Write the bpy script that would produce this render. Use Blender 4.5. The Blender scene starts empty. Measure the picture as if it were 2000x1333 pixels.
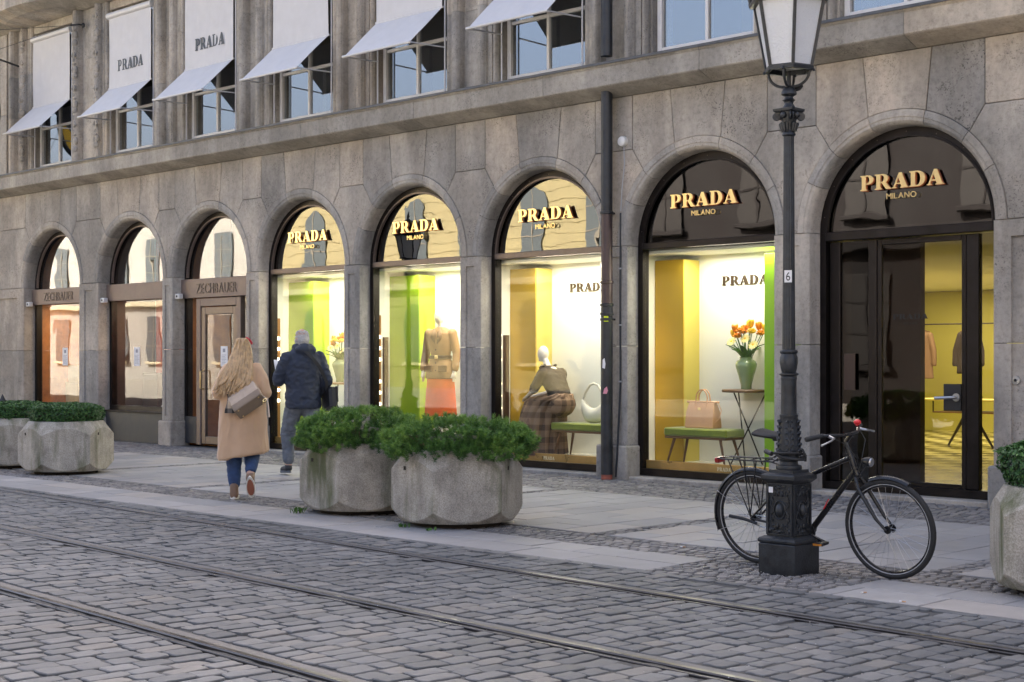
import bpy, bmesh, math, random
from mathutils import Vector, Matrix, noise
random.seed(7)
PI = math.pi
rad = math.radians
scene = bpy.context.scene
COL = scene.collection

# ------------------------------------------------------------------ camera
cam_d = bpy.data.cameras.new('camera')
cam_d.sensor_width = 36.0
cam_d.lens = 52.2
cam_d.shift_y = 0.01675
cam_d.clip_end = 2000
cam_d.clip_start = 0.05
cam = bpy.data.objects.new('camera', cam_d)
cam.location = (0, -14.0, 1.5)
cam.rotation_euler = (rad(90), 0, rad(44.88))
COL.objects.link(cam)
scene.camera = cam

# ------------------------------------------------------------------ sky, sun, exposure
SUN_EL, SUN_ROT = 40.0, -22.0          # the sun stands behind the shop building
world = bpy.data.worlds.new('World')
scene.world = world
world.use_nodes = True
wn = world.node_tree
bg = wn.nodes['Background']
sky = wn.nodes.new('ShaderNodeTexSky')
sky.sky_type = 'NISHITA'
sky.sun_disc = False
sky.sun_elevation = rad(SUN_EL)
sky.sun_rotation = rad(SUN_ROT)
sky.air_density = 0.7
sky.dust_density = 8.0
sky.ozone_density = 0.3
wn.links.new(sky.outputs[0], bg.inputs[0])
bg.inputs[1].default_value = 0.10
sun_d = bpy.data.lights.new('sun', 'SUN')
sun_d.energy = 4.8
sun_d.angle = rad(0.5)
sun_d.color = (1.0, 0.93, 0.82)
sun = bpy.data.objects.new('sun', sun_d)
_az = rad(SUN_ROT)
_dir = Vector((math.sin(_az) * math.cos(rad(SUN_EL)), math.cos(_az) * math.cos(rad(SUN_EL)), math.sin(rad(SUN_EL))))
sun.rotation_euler = (-_dir).to_track_quat('-Z', 'Y').to_euler()
sun.location = (0, 30, 40)
COL.objects.link(sun)

scene.view_settings.view_transform = 'Standard'
scene.view_settings.look = 'None'
scene.view_settings.gamma = 1.0
scene.view_settings.use_curve_mapping = False
scene.view_settings.exposure = 2.87
scene.render.engine = 'CYCLES'
cy = scene.cycles
cy.use_denoising = True
try:
    cy.denoiser = 'OPENIMAGEDENOISE'
    cy.denoising_prefilter = 'ACCURATE'
except Exception:
    pass
cy.max_bounces = 7
cy.diffuse_bounces = 3
cy.glossy_bounces = 4
cy.transmission_bounces = 4
cy.transparent_max_bounces = 12
cy.caustics_reflective = False
cy.caustics_refractive = False
cy.sample_clamp_indirect = 4.0

# ------------------------------------------------------------------ materials
MATS = {}
def _mat(name):
    m = bpy.data.materials.new(name); m.use_nodes = True
    nt = m.node_tree
    b = nt.nodes['Principled BSDF']
    return m, nt, b
def N(nt, kind, **kw):
    n = nt.nodes.new(kind)
    for k, v in kw.items():
        if hasattr(n, k): setattr(n, k, v)
        else: n.inputs[k].default_value = v
    return n
def ramp(nt, stops):
    r = nt.nodes.new('ShaderNodeValToRGB')
    e = r.color_ramp.elements
    while len(e) < len(stops): e.new(0.5)
    for i, (p, c) in enumerate(stops):
        e[i].position = p
        e[i].color = (c, c, c, 1) if not hasattr(c, '__len__') else (*c, 1)
    return r
def mixc(nt, fac, a, b, mode='MIX'):
    m = nt.nodes.new('ShaderNodeMix'); m.data_type = 'RGBA'; m.blend_type = mode
    for sock, v in ((m.inputs[0], fac), (m.inputs[6], a), (m.inputs[7], b)):
        if hasattr(v, 'is_output'): nt.links.new(v, sock)
        elif hasattr(v, '__len__'): sock.default_value = (*v, 1)
        else: sock.default_value = v
    return m.outputs[2]
def L(nt, a, b): nt.links.new(a, b)

def coords(nt, randomise=True, scale=1.0):
    """world position, shifted by a random amount per object so neighbours differ"""
    g = nt.nodes.new('ShaderNodeNewGeometry')
    out = g.outputs['Position']
    if randomise:
        oi = nt.nodes.new('ShaderNodeObjectInfo')
        mu = nt.nodes.new('ShaderNodeVectorMath'); mu.operation = 'MULTIPLY_ADD'
        cmb = nt.nodes.new('ShaderNodeCombineXYZ')
        m = nt.nodes.new('ShaderNodeMath'); m.operation = 'MULTIPLY'; m.inputs[1].default_value = 57.0
        L(nt, oi.outputs['Random'], m.inputs[0])
        for i in range(3): L(nt, m.outputs[0], cmb.inputs[i])
        ad = nt.nodes.new('ShaderNodeVectorMath'); ad.operation = 'ADD'
        L(nt, out, ad.inputs[0]); L(nt, cmb.outputs[0], ad.inputs[1])
        return ad.outputs[0], oi.outputs['Random']
    return out, None

def simple(name, col, rough=0.5, metal=0.0, spec=0.5, var=0.0, vscale=8.0, bump=0.0, bscale=60.0, sheen=0.0, emit=None, estr=0.0, coat=0.0):
    m, nt, b = _mat(name)
    b.inputs['Base Color'].default_value = (*col, 1)
    b.inputs['Roughness'].default_value = rough
    b.inputs['Metallic'].default_value = metal
    b.inputs['Specular IOR Level'].default_value = spec
    if sheen: b.inputs['Sheen Weight'].default_value = sheen
    if coat: b.inputs['Coat Weight'].default_value = coat
    if var:
        v, r = coords(nt, False)
        n = N(nt, 'ShaderNodeTexNoise', Scale=vscale, Detail=5.0, Roughness=0.6); L(nt, v, n.inputs['Vector'])
        rp = ramp(nt, [(0.3, [c * (1 - var) for c in col]), (0.7, [min(1, c * (1 + var)) for c in col])])
        L(nt, n.outputs[0], rp.inputs[0]); L(nt, rp.outputs[0], b.inputs['Base Color'])
        rr = ramp(nt, [(0.3, max(0, rough - 0.1)), (0.7, min(1, rough + 0.12))]); L(nt, n.outputs[0], rr.inputs[0]); L(nt, rr.outputs[0], b.inputs['Roughness'])
    if bump:
        v, r = coords(nt, False)
        n = N(nt, 'ShaderNodeTexNoise', Scale=bscale, Detail=3.0); L(nt, v, n.inputs['Vector'])
        bp = N(nt, 'ShaderNodeBump', Strength=bump, Distance=0.01); L(nt, n.outputs[0], bp.inputs['Height']); L(nt, bp.outputs[0], b.inputs['Normal'])
    if emit:
        b.inputs['Emission Color'].default_value = (*emit, 1); b.inputs['Emission Strength'].default_value = estr
    MATS[name] = m
    return m

def stone_mat(name, c1, c2, c3, pit=0.6, stain=0.30):
    """shelly limestone: warm and grey patches, dark pits, per-block tone"""
    m, nt, b = _mat(name)
    v, rnd = coords(nt, True)
    n1 = N(nt, 'ShaderNodeTexNoise', Scale=1.3, Detail=6.0, Roughness=0.62); L(nt, v, n1.inputs['Vector'])
    r1 = ramp(nt, [(0.28, c1), (0.5, c2), (0.72, c3)]); L(nt, n1.outputs[0], r1.inputs[0])
    n2 = N(nt, 'ShaderNodeTexNoise', Scale=15.0, Detail=10.0, Roughness=0.78); L(nt, v, n2.inputs['Vector'])
    r2 = ramp(nt, [(0.30, 0.66), (0.50, 0.98), (0.70, 1.12)]); L(nt, n2.outputs[0], r2.inputs[0])
    c = mixc(nt, 1.0, r1.outputs[0], r2.outputs[0], 'MULTIPLY')
    # pits in drifts
    vo = N(nt, 'ShaderNodeTexNoise', Scale=48.0, Detail=3.0, Roughness=0.6); L(nt, v, vo.inputs['Vector'])
    n3 = N(nt, 'ShaderNodeTexNoise', Scale=2.3, Detail=3.0); L(nt, v, n3.inputs['Vector'])
    r3 = ramp(nt, [(0.46, 0.0), (0.66, 1.0)]); L(nt, n3.outputs[0], r3.inputs[0])
    rp = ramp(nt, [(0.34, 1.0), (0.44, 0.0)]); L(nt, vo.outputs[0], rp.inputs[0])
    pm = N(nt, 'ShaderNodeMath', operation='MULTIPLY'); L(nt, rp.outputs[0], pm.inputs[0]); L(nt, r3.outputs[0], pm.inputs[1])
    pm2 = N(nt, 'ShaderNodeMath', operation='MULTIPLY'); L(nt, pm.outputs[0], pm2.inputs[0]); pm2.inputs[1].default_value = pit
    c = mixc(nt, pm2.outputs[0], c, [x * 0.28 for x in c1])
    # vertical rain streaks (world aligned, not per block)
    g = N(nt, 'ShaderNodeNewGeometry')
    mp = N(nt, 'ShaderNodeMapping'); mp.inputs['Scale'].default_value = (1.5, 1.5, 0.45); L(nt, g.outputs['Position'], mp.inputs['Vector'])
    ns = N(nt, 'ShaderNodeTexNoise', Scale=1.0, Detail=6.0, Roughness=0.65); L(nt, mp.outputs[0], ns.inputs['Vector'])
    rs = ramp(nt, [(0.42, 1.0 - stain), (0.62, 1.04)]); L(nt, ns.outputs[0], rs.inputs[0])
    c = mixc(nt, 1.0, c, rs.outputs[0], 'MULTIPLY')
    # tone of each block
    rt = ramp(nt, [(0.0, (0.82, 0.83, 0.84)), (0.5, (1.0, 0.99, 0.965)), (1.0, (1.15, 1.09, 1.01))]); L(nt, rnd, rt.inputs[0])
    c = mixc(nt, 1.0, c, rt.outputs[0], 'MULTIPLY')
    L(nt, c, b.inputs['Base Color'])
    b.inputs['Roughness'].default_value = 0.85
    b.inputs['Specular IOR Level'].default_value = 0.25
    h = N(nt, 'ShaderNodeMath', operation='SUBTRACT'); L(nt, n2.outputs[0], h.inputs[0]); L(nt, pm.outputs[0], h.inputs[1])
    bp = N(nt, 'ShaderNodeBump', Strength=0.55, Distance=0.006); L(nt, h.outputs[0], bp.inputs['Height']); L(nt, bp.outputs[0], b.inputs['Normal'])
    MATS[name] = m
    return m

stone_mat('stone', (0.315, 0.295, 0.270), (0.405, 0.372, 0.335), (0.49, 0.435, 0.38), pit=.9)
stone_mat('stone_base', (0.32, 0.305, 0.285), (0.41, 0.385, 0.355), (0.49, 0.45, 0.405), pit=0.5)
stone_mat('stone_upper', (0.34, 0.32, 0.295), (0.43, 0.40, 0.365), (0.51, 0.47, 0.42), pit=0.7, stain=0.38)
stone_mat('stone_cornice', (0.35, 0.325, 0.295), (0.43, 0.395, 0.35), (0.50, 0.455, 0.395), pit=0.6, stain=0.3)

def glass(name, refl, tint=(0.95, 0.97, 0.96), wave=0.0, wscale=2.0, rough=0.0):
    m, nt, b = _mat(name)
    nt.nodes.remove(b)
    out = nt.nodes['Material Output']
    tr = N(nt, 'ShaderNodeBsdfTransparent'); tr.inputs[0].default_value = (*tint, 1)
    gl = N(nt, 'ShaderNodeBsdfGlossy', Roughness=rough); gl.inputs[0].default_value = (1, 1, 1, 1)
    lw = N(nt, 'ShaderNodeLayerWeight', Blend=0.5)
    pw = N(nt, 'ShaderNodeMath', operation='POWER'); L(nt, lw.outputs['Facing'], pw.inputs[0]); pw.inputs[1].default_value = 4.0
    ma = N(nt, 'ShaderNodeMath', operation='MULTIPLY_ADD'); L(nt, pw.outputs[0], ma.inputs[0]); ma.inputs[1].default_value = 0.9 - refl; ma.inputs[2].default_value = refl
    mx = N(nt, 'ShaderNodeMixShader'); L(nt, ma.outputs[0], mx.inputs[0]); L(nt, tr.outputs[0], mx.inputs[1]); L(nt, gl.outputs[0], mx.inputs[2])
    if wave:
        v, r = coords(nt, True)
        n = N(nt, 'ShaderNodeTexNoise', Scale=wscale, Detail=1.5, Roughness=0.45); L(nt, v, n.inputs['Vector'])
        bp = N(nt, 'ShaderNodeBump', Strength=wave, Distance=0.02); L(nt, n.outputs[0], bp.inputs['Height']); L(nt, bp.outputs[0], gl.inputs['Normal'])
    L(nt, mx.outputs[0], out.inputs[0])
    MATS[name] = m
    return m
glass('shop_glass', 0.012, wave=0.05, wscale=1.1)
glass('fanlight_glass', 0.135, tint=(0.25, 0.22, 0.19), wave=0.05, wscale=2.2)
glass('tobacco_glass', 0.085, tint=(0.9, 0.9, 0.9), wave=0.06, wscale=1.3)
glass('upper_glass', 0.24, tint=(0.62, 0.66, 0.68), wave=0.05, wscale=1.2)
glass('tobacco_pane', 0.012, tint=(0.92, 0.92, 0.92), wave=0.06, wscale=1.3)
glass('door_glass', 0.03, tint=(0.9, 0.88, 0.84), wave=0.05)
glass('tint_glass', 0.05, tint=(0.10, 0.08, 0.08), wave=0.05)

simple('bronze', (0.016, 0.012, 0.011), 0.38, 0.6, var=0.25)
simple('bronze_light', (0.16, 0.125, 0.105), 0.42, 0.55, var=0.2)
simple('bronze_panel', (0.19, 0.145, 0.125), 0.5, 0.35, var=0.15)
simple('bronze_letter', (0.10, 0.075, 0.065), 0.45, 0.4)
simple('plinth_dark', (0.035, 0.038, 0.045), 0.45, 0.1, var=0.2)
simple('gold', (0.93, 0.72, 0.36), 0.28, 1.0)
simple('letter_reflection', (0.42, 0.12, 0.05), 0.4, 0.6)
simple('letter_dark', (0.075, 0.05, 0.03), 0.4, 0.5)
simple('awning_cloth', (0.56, 0.555, 0.57), 0.9, 0.0, spec=0.1, var=0.04, vscale=5, bump=0.12, bscale=9)
simple('awning_metal', (0.52, 0.52, 0.54), 0.4, 0.1)
simple('awning_print', (0.10, 0.11, 0.12), 0.9)
simple('white_frame', (0.62, 0.61, 0.61), 0.45, var=0.05)
simple('flashing', (0.085, 0.09, 0.10), 0.5, 0.4, var=0.3)
simple('iron', (0.028, 0.031, 0.036), 0.42, 0.25, var=0.45, vscale=14, bump=0.25, bscale=90)
simple('iron_dark', (0.016, 0.016, 0.018), 0.5, 0.1, var=0.3)
simple('pipe_brown', (0.075, 0.05, 0.048), 0.42, 0.3, var=0.25, vscale=6)
simple('pipe_black', (0.025, 0.027, 0.032), 0.4, 0.2, var=0.35, vscale=9)
simple('rust_red', (0.30, 0.085, 0.055), 0.7, var=0.2)
simple('white_plastic', (0.72, 0.71, 0.69), 0.45)
simple('grey_plastic', (0.42, 0.42, 0.43), 0.5)
simple('paper', (0.80, 0.79, 0.80), 0.8)
simple('paper_print', (0.30, 0.30, 0.34), 0.8)
simple('sticker_yellow', (0.62, 0.75, 0.02), 0.6)
simple('sticker_pink', (0.75, 0.30, 0.36), 0.6)
simple('white_wall', (0.84, 0.82, 0.74), 0.7)
simple('lime', (0.23, 0.37, 0.002), 0.55)
simple('lime_pale', (0.44, 0.58, 0.02), 0.55)
simple('shop_yellow', (0.52, 0.47, 0.10), 0.6)
simple('green_panel', (0.22, 0.42, 0.004), 0.5)
simple('yellow', (0.50, 0.31, 0.018), 0.55)
simple('yellow_pale', (0.62, 0.50, 0.10), 0.55)
simple('display_floor', (0.72, 0.68, 0.58), 0.25)
simple('brass_sill', (0.46, 0.27, 0.085), 0.32, 0.5, var=0.2, vscale=3)
simple('sill_print', (0.85, 0.72, 0.45), 0.4)
simple('copper_strip', (0.42, 0.20, 0.07), 0.35, 0.4)
simple('dark_wall', (0.016, 0.013, 0.012), 0.6)
simple('dark_brown', (0.045, 0.022, 0.014), 0.5)
simple('bulb', (1, 0.9, 0.7), 0.4, emit=(1.0, 0.80, 0.48), estr=2.2)
simple('tube_lamp', (1, 0.95, 0.85), 0.4, emit=(1.0, 0.80, 0.50), estr=1.5)
simple('ceiling_dark', (0.10, 0.085, 0.065), 0.8)
simple('olive_wall', (0.30, 0.25, 0.045), 0.7)
simple('room_grey', (0.09, 0.085, 0.08), 0.8, var=0.3, vscale=1.5)
simple('orange_wood', (0.40, 0.15, 0.035), 0.5, var=0.3, vscale=5)
simple('tobacco_red', (0.42, 0.10, 0.07), 0.7, var=0.35, vscale=1.6)
simple('cream_shelf', (0.58, 0.44, 0.22), 0.6, var=0.15, vscale=3)
simple('mannequin', (0.80, 0.70, 0.58), 0.42)
simple('tan_jacket', (0.36, 0.20, 0.085), 0.75, var=0.1, bump=0.1, bscale=120)
simple('jacket_dark', (0.21, 0.115, 0.055), 0.75)
simple('orange_skirt', (0.85, 0.13, 0.008), 0.6, var=0.08, vscale=6)
simple('belt', (0.06, 0.028, 0.014), 0.4)
simple('brown_skirt', (0.26, 0.155, 0.095), 0.7, var=0.12, vscale=5)
simple('brown_blouse', (0.03, 0.018, 0.012), 0.8, var=0.2, vscale=12)
simple('white_piping', (0.7, 0.62, 0.5), 0.6)
simple('cream_leather', (0.74, 0.68, 0.55), 0.45)
simple('tan_leather', (0.70, 0.37, 0.19), 0.42, var=0.05)
simple('velvet_green', (0.22, 0.25, 0.012), 0.8, sheen=0.6, var=0.15)
simple('walnut', (0.16, 0.075, 0.03), 0.4, var=0.25, vscale=12)
simple('dark_metal', (0.05, 0.04, 0.03), 0.4, 0.6)
simple('vase_green', (0.32, 0.40, 0.20), 0.12, coat=0.6)
simple('petal_yellow', (0.85, 0.50, 0.02), 0.6)
simple('petal_orange', (0.82, 0.27, 0.008), 0.6)
simple('petal_cream', (0.88, 0.74, 0.28), 0.6)
simple('stem_green', (0.07, 0.17, 0.025), 0.55, var=0.25, vscale=20)
simple('teal', (0.01, 0.16, 0.14), 0.6)
simple('lantern_glass', (0.62, 0.64, 0.68), 0.35, spec=0.6, bump=0.9, bscale=70)
simple('rubber', (0.018, 0.018, 0.019), 0.7, bump=0.1)
simple('bike_black', (0.012, 0.012, 0.014), 0.28, var=0.2)
simple('bike_steel', (0.45, 0.45, 0.46), 0.3, 0.9)
simple('bike_red', (0.75, 0.03, 0.035), 0.35)
simple('amber', (0.6, 0.22, 0.03), 0.4)
simple('reflector_red', (0.25, 0.01, 0.01), 0.3)
simple('skin', (0.58, 0.36, 0.27), 0.55, var=0.06)
simple('hair_blond', (0.50, 0.335, 0.18), 0.55, var=0.35, vscale=22)
simple('hair_grey', (0.56, 0.54, 0.52), 0.7, var=0.2, vscale=40)
simple('camel', (0.56, 0.365, 0.225), 0.9, sheen=0.25, var=0.07, vscale=4, bump=0.15, bscale=45)
simple('jeans_blue', (0.035, 0.07, 0.17), 0.85, var=0.3, vscale=14, bump=0.15)
simple('jeans_grey', (0.135, 0.15, 0.175), 0.85, var=0.28, vscale=11, bump=0.2)
simple('boot_brown', (0.22, 0.14, 0.095), 0.6, var=0.15)
simple('sole_white', (0.72, 0.70, 0.66), 0.6)
simple('sole_red', (0.36, 0.13, 0.08), 0.6)
simple('shoe_black', (0.022, 0.022, 0.025), 0.6)
simple('shoe_sole', (0.12, 0.13, 0.14), 0.6)
simple('taupe_leather', (0.26, 0.20, 0.15), 0.7, spec=0.2, var=0.08)
simple('pale_leather', (0.50, 0.395, 0.305), 0.75, spec=0.2, var=0.06)
simple('red_plastic', (0.55, 0.02, 0.035), 0.35)
simple('navy_jacket', (0.022, 0.030, 0.052), 0.72, var=0.25, vscale=18, bump=0.35, bscale=26)
simple('black_bag', (0.014, 0.014, 0.016), 0.55)
simple('rail_head', (0.060, 0.056, 0.056), 0.33, 0.7, var=0.4, vscale=3)
simple('rail_groove', (0.030, 0.016, 0.011), 0.75, 0.2, var=0.4, vscale=6)
simple('soil', (0.03, 0.022, 0.016), 0.95)
simple('branch', (0.12, 0.075, 0.05), 0.9)
simple('cigarette', (0.5, 0.3, 0.17), 0.9)
simple('grit', (0.42, 0.40, 0.38), 0.9)
simple('opp_window', (0.10, 0.12, 0.13), 0.25)
simple('opp_bar', (0.22, 0.20, 0.16), 0.85)
simple('opp_trim', (0.60, 0.53, 0.37), 0.85)

def check_mat():
    m, nt, b = _mat('check_tiles')
    g = N(nt, 'ShaderNodeNewGeometry')
    ck = N(nt, 'ShaderNodeTexChecker', Scale=2.5); ck.inputs[1].default_value = (0.62, 0.55, 0.22, 1); ck.inputs[2].default_value = (0.05, 0.04, 0.02, 1)
    L(nt, g.outputs['Position'], ck.inputs[0]); L(nt, ck.outputs[0], b.inputs['Base Color']); b.inputs['Roughness'].default_value = 0.2
    MATS['check_tiles'] = m
check_mat()
def plaid_mat(name='plaid', sx=70.0, sz=42.0, cols=((0.52, 0.42, 0.31), (0.16, 0.14, 0.125), (0.03, 0.03, 0.032))):
    m, nt, b = _mat(name)
    tc = N(nt, 'ShaderNodeTexCoord')
    sp = N(nt, 'ShaderNodeSeparateXYZ'); L(nt, tc.outputs['Object'], sp.inputs[0])
    ws = []
    for ax, sc in ((0, sx), (2, sz)):
        mu = N(nt, 'ShaderNodeMath', operation='MULTIPLY'); L(nt, sp.outputs[ax], mu.inputs[0]); mu.inputs[1].default_value = sc
        si = N(nt, 'ShaderNodeMath', operation='SINE'); L(nt, mu.outputs[0], si.inputs[0])
        gt = N(nt, 'ShaderNodeMath', operation='GREATER_THAN'); L(nt, si.outputs[0], gt.inputs[0]); gt.inputs[1].default_value = 0.1
        ws.append(gt)
    ad = N(nt, 'ShaderNodeMath', operation='ADD'); L(nt, ws[0].outputs[0], ad.inputs[0]); L(nt, ws[1].outputs[0], ad.inputs[1])
    rp = ramp(nt, [(0.0, cols[0]), (0.5, cols[1]), (1.0, cols[2])])
    dv = N(nt, 'ShaderNodeMath', operation='MULTIPLY'); L(nt, ad.outputs[0], dv.inputs[0]); dv.inputs[1].default_value = 0.5
    L(nt, dv.outputs[0], rp.inputs[0]); L(nt, rp.outputs[0], b.inputs['Base Color']); b.inputs['Roughness'].default_value = 0.9
    MATS[name] = m
plaid_mat()
plaid_mat('plaid_skirt', 52.0, 38.0, ((0.30, 0.19, 0.12), (0.20, 0.12, 0.075), (0.10, 0.06, 0.04)))

def concrete_mat():
    m, nt, b = _mat('concrete')
    v, rnd = coords(nt, True)
    n1 = N(nt, 'ShaderNodeTexNoise', Scale=3.0, Detail=8.0, Roughness=0.7); L(nt, v, n1.inputs['Vector'])
    r1 = ramp(nt, [(0.3, (0.27, 0.245, 0.205)), (0.5, (0.45, 0.41, 0.35)), (0.72, (0.58, 0.53, 0.455))]); L(nt, n1.outputs[0], r1.inputs[0])
    n2 = N(nt, 'ShaderNodeTexNoise', Scale=90.0, Detail=3.0, Roughness=0.8); L(nt, v, n2.inputs['Vector'])
    r2 = ramp(nt, [(0.35, 0.65), (0.62, 1.15)]); L(nt, n2.outputs[0], r2.inputs[0])
    c = mixc(nt, 1.0, r1.outputs[0], r2.outputs[0], 'MULTIPLY')
    # green algae running down
    mp = N(nt, 'ShaderNodeMapping'); mp.inputs['Scale'].default_value = (5.0, 5.0, 0.9); L(nt, v, mp.inputs['Vector'])
    n3 = N(nt, 'ShaderNodeTexNoise', Scale=0.9, Detail=6.0, Roughness=0.6); L(nt, mp.outputs[0], n3.inputs['Vector'])
    r3 = ramp(nt, [(0.49, 0.0), (0.68, 0.85)]); L(nt, n3.outputs[0], r3.inputs[0])
    c = mixc(nt, r3.outputs[0], c, (0.085, 0.10, 0.035))
    # grey run-off streaks
    mp2 = N(nt, 'ShaderNodeMapping'); mp2.inputs['Scale'].default_value = (5.0, 5.0, 0.8); mp2.inputs['Location'].default_value = (3, 7, 1); L(nt, v, mp2.inputs['Vector'])
    n4 = N(nt, 'ShaderNodeTexNoise', Scale=1.0, Detail=4.0); L(nt, mp2.outputs[0], n4.inputs['Vector'])
    r4 = ramp(nt, [(0.35, 0.80), (0.65, 1.06)]); L(nt, n4.outputs[0], r4.inputs[0])
    c = mixc(nt, 1.0, c, r4.outputs[0], 'MULTIPLY')
    L(nt, c, b.inputs['Base Color']); b.inputs['Roughness'].default_value = 0.9; b.inputs['Specular IOR Level'].default_value = 0.2
    bp = N(nt, 'ShaderNodeBump', Strength=0.6, Distance=0.004); L(nt, n2.outputs[0], bp.inputs['Height']); L(nt, bp.outputs[0], b.inputs['Normal'])
    MATS['concrete'] = m
concrete_mat()

def ground_mat(name, c1, c2, rough=0.7, fine=0.75, attr=None, scale=1.0, spec=0.35):
    """granite or slab: per-piece tone from the object or, on joined stones, from the 'tint' attribute"""
    m, nt, b = _mat(name)
    v, rnd = coords(nt, attr is None)
    if attr:
        a = N(nt, 'ShaderNodeAttribute'); a.attribute_name = attr; rnd = a.outputs['Fac']
    n1 = N(nt, 'ShaderNodeTexNoise', Scale=9.0 * scale, Detail=7.0, Roughness=0.7); L(nt, v, n1.inputs['Vector'])
    r1 = ramp(nt, [(0.3, fine), (0.68, 1.12)]); L(nt, n1.outputs[0], r1.inputs[0])
    rc = ramp(nt, [(0.0, c1), (0.45, [(x + y) / 2 for x, y in zip(c1, c2)]), (0.8, c2), (1.0, (c2[0] * 1.06, c2[1] * 1.0, c2[2] * 0.93))]); L(nt, rnd, rc.inputs[0])
    c = mixc(nt, 1.0, rc.outputs[0], r1.outputs[0], 'MULTIPLY')
    n2 = N(nt, 'ShaderNodeTexNoise', Scale=0.55, Detail=5.0, Roughness=0.6)
    g = N(nt, 'ShaderNodeNewGeometry'); L(nt, g.outputs['Position'], n2.inputs['Vector'])
    r2 = ramp(nt, [(0.35, 0.80), (0.65, 1.08)]); L(nt, n2.outputs[0], r2.inputs[0])
    c = mixc(nt, 1.0, c, r2.outputs[0], 'MULTIPLY')
    L(nt, c, b.inputs['Base Color'])
    rr = ramp(nt, [(0.3, rough - 0.12), (0.7, rough + 0.15)]); L(nt, n1.outputs[0], rr.inputs[0]); L(nt, rr.outputs[0], b.inputs['Roughness'])
    b.inputs['Specular IOR Level'].default_value = spec
    n3 = N(nt, 'ShaderNodeTexNoise', Scale=55.0 * scale, Detail=3.0, Roughness=0.7); L(nt, v, n3.inputs['Vector'])
    ad = N(nt, 'ShaderNodeMath', operation='MULTIPLY_ADD'); L(nt, n1.outputs[0], ad.inputs[0]); ad.inputs[1].default_value = 2.0; L(nt, n3.outputs[0], ad.inputs[2])
    bp = N(nt, 'ShaderNodeBump', Strength=0.5, Distance=0.004); L(nt, ad.outputs[0], bp.inputs['Height']); L(nt, bp.outputs[0], b.inputs['Normal'])
    MATS[name] = m
ground_mat('sett', (0.108, 0.112, 0.117), (0.168, 0.169, 0.171), rough=0.62, spec=0.25)
ground_mat('sett_joined', (0.108, 0.112, 0.117), (0.168, 0.169, 0.171), rough=0.62, attr='tint', spec=0.25)
ground_mat('small_sett', (0.14, 0.135, 0.135), (0.27, 0.25, 0.235), rough=0.65, attr='tint')
ground_mat('slab', (0.245, 0.24, 0.24), (0.315, 0.30, 0.29), rough=0.65, fine=0.86, scale=0.6)
ground_mat('slab_joined', (0.245, 0.24, 0.24), (0.315, 0.30, 0.29), rough=0.65, fine=0.86, attr='tint', scale=0.6)
ground_mat('joint_fill', (0.075, 0.074, 0.073), (0.10, 0.097, 0.092), rough=0.8, fine=0.6)
ground_mat('rail_bed', (0.105, 0.107, 0.115), (0.13, 0.13, 0.135), rough=0.55, fine=0.7)

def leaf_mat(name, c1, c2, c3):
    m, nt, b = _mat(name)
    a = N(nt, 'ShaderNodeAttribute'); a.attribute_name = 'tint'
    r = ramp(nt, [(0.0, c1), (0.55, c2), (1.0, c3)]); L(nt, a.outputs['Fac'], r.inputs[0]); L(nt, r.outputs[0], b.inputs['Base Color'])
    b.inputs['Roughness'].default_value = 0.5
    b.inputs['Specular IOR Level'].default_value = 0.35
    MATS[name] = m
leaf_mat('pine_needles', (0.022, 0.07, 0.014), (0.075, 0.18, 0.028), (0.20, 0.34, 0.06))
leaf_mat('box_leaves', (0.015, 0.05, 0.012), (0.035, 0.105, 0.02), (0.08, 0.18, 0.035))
leaf_mat('weed', (0.03, 0.09, 0.015), (0.06, 0.15, 0.02), (0.10, 0.2, 0.04))

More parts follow.
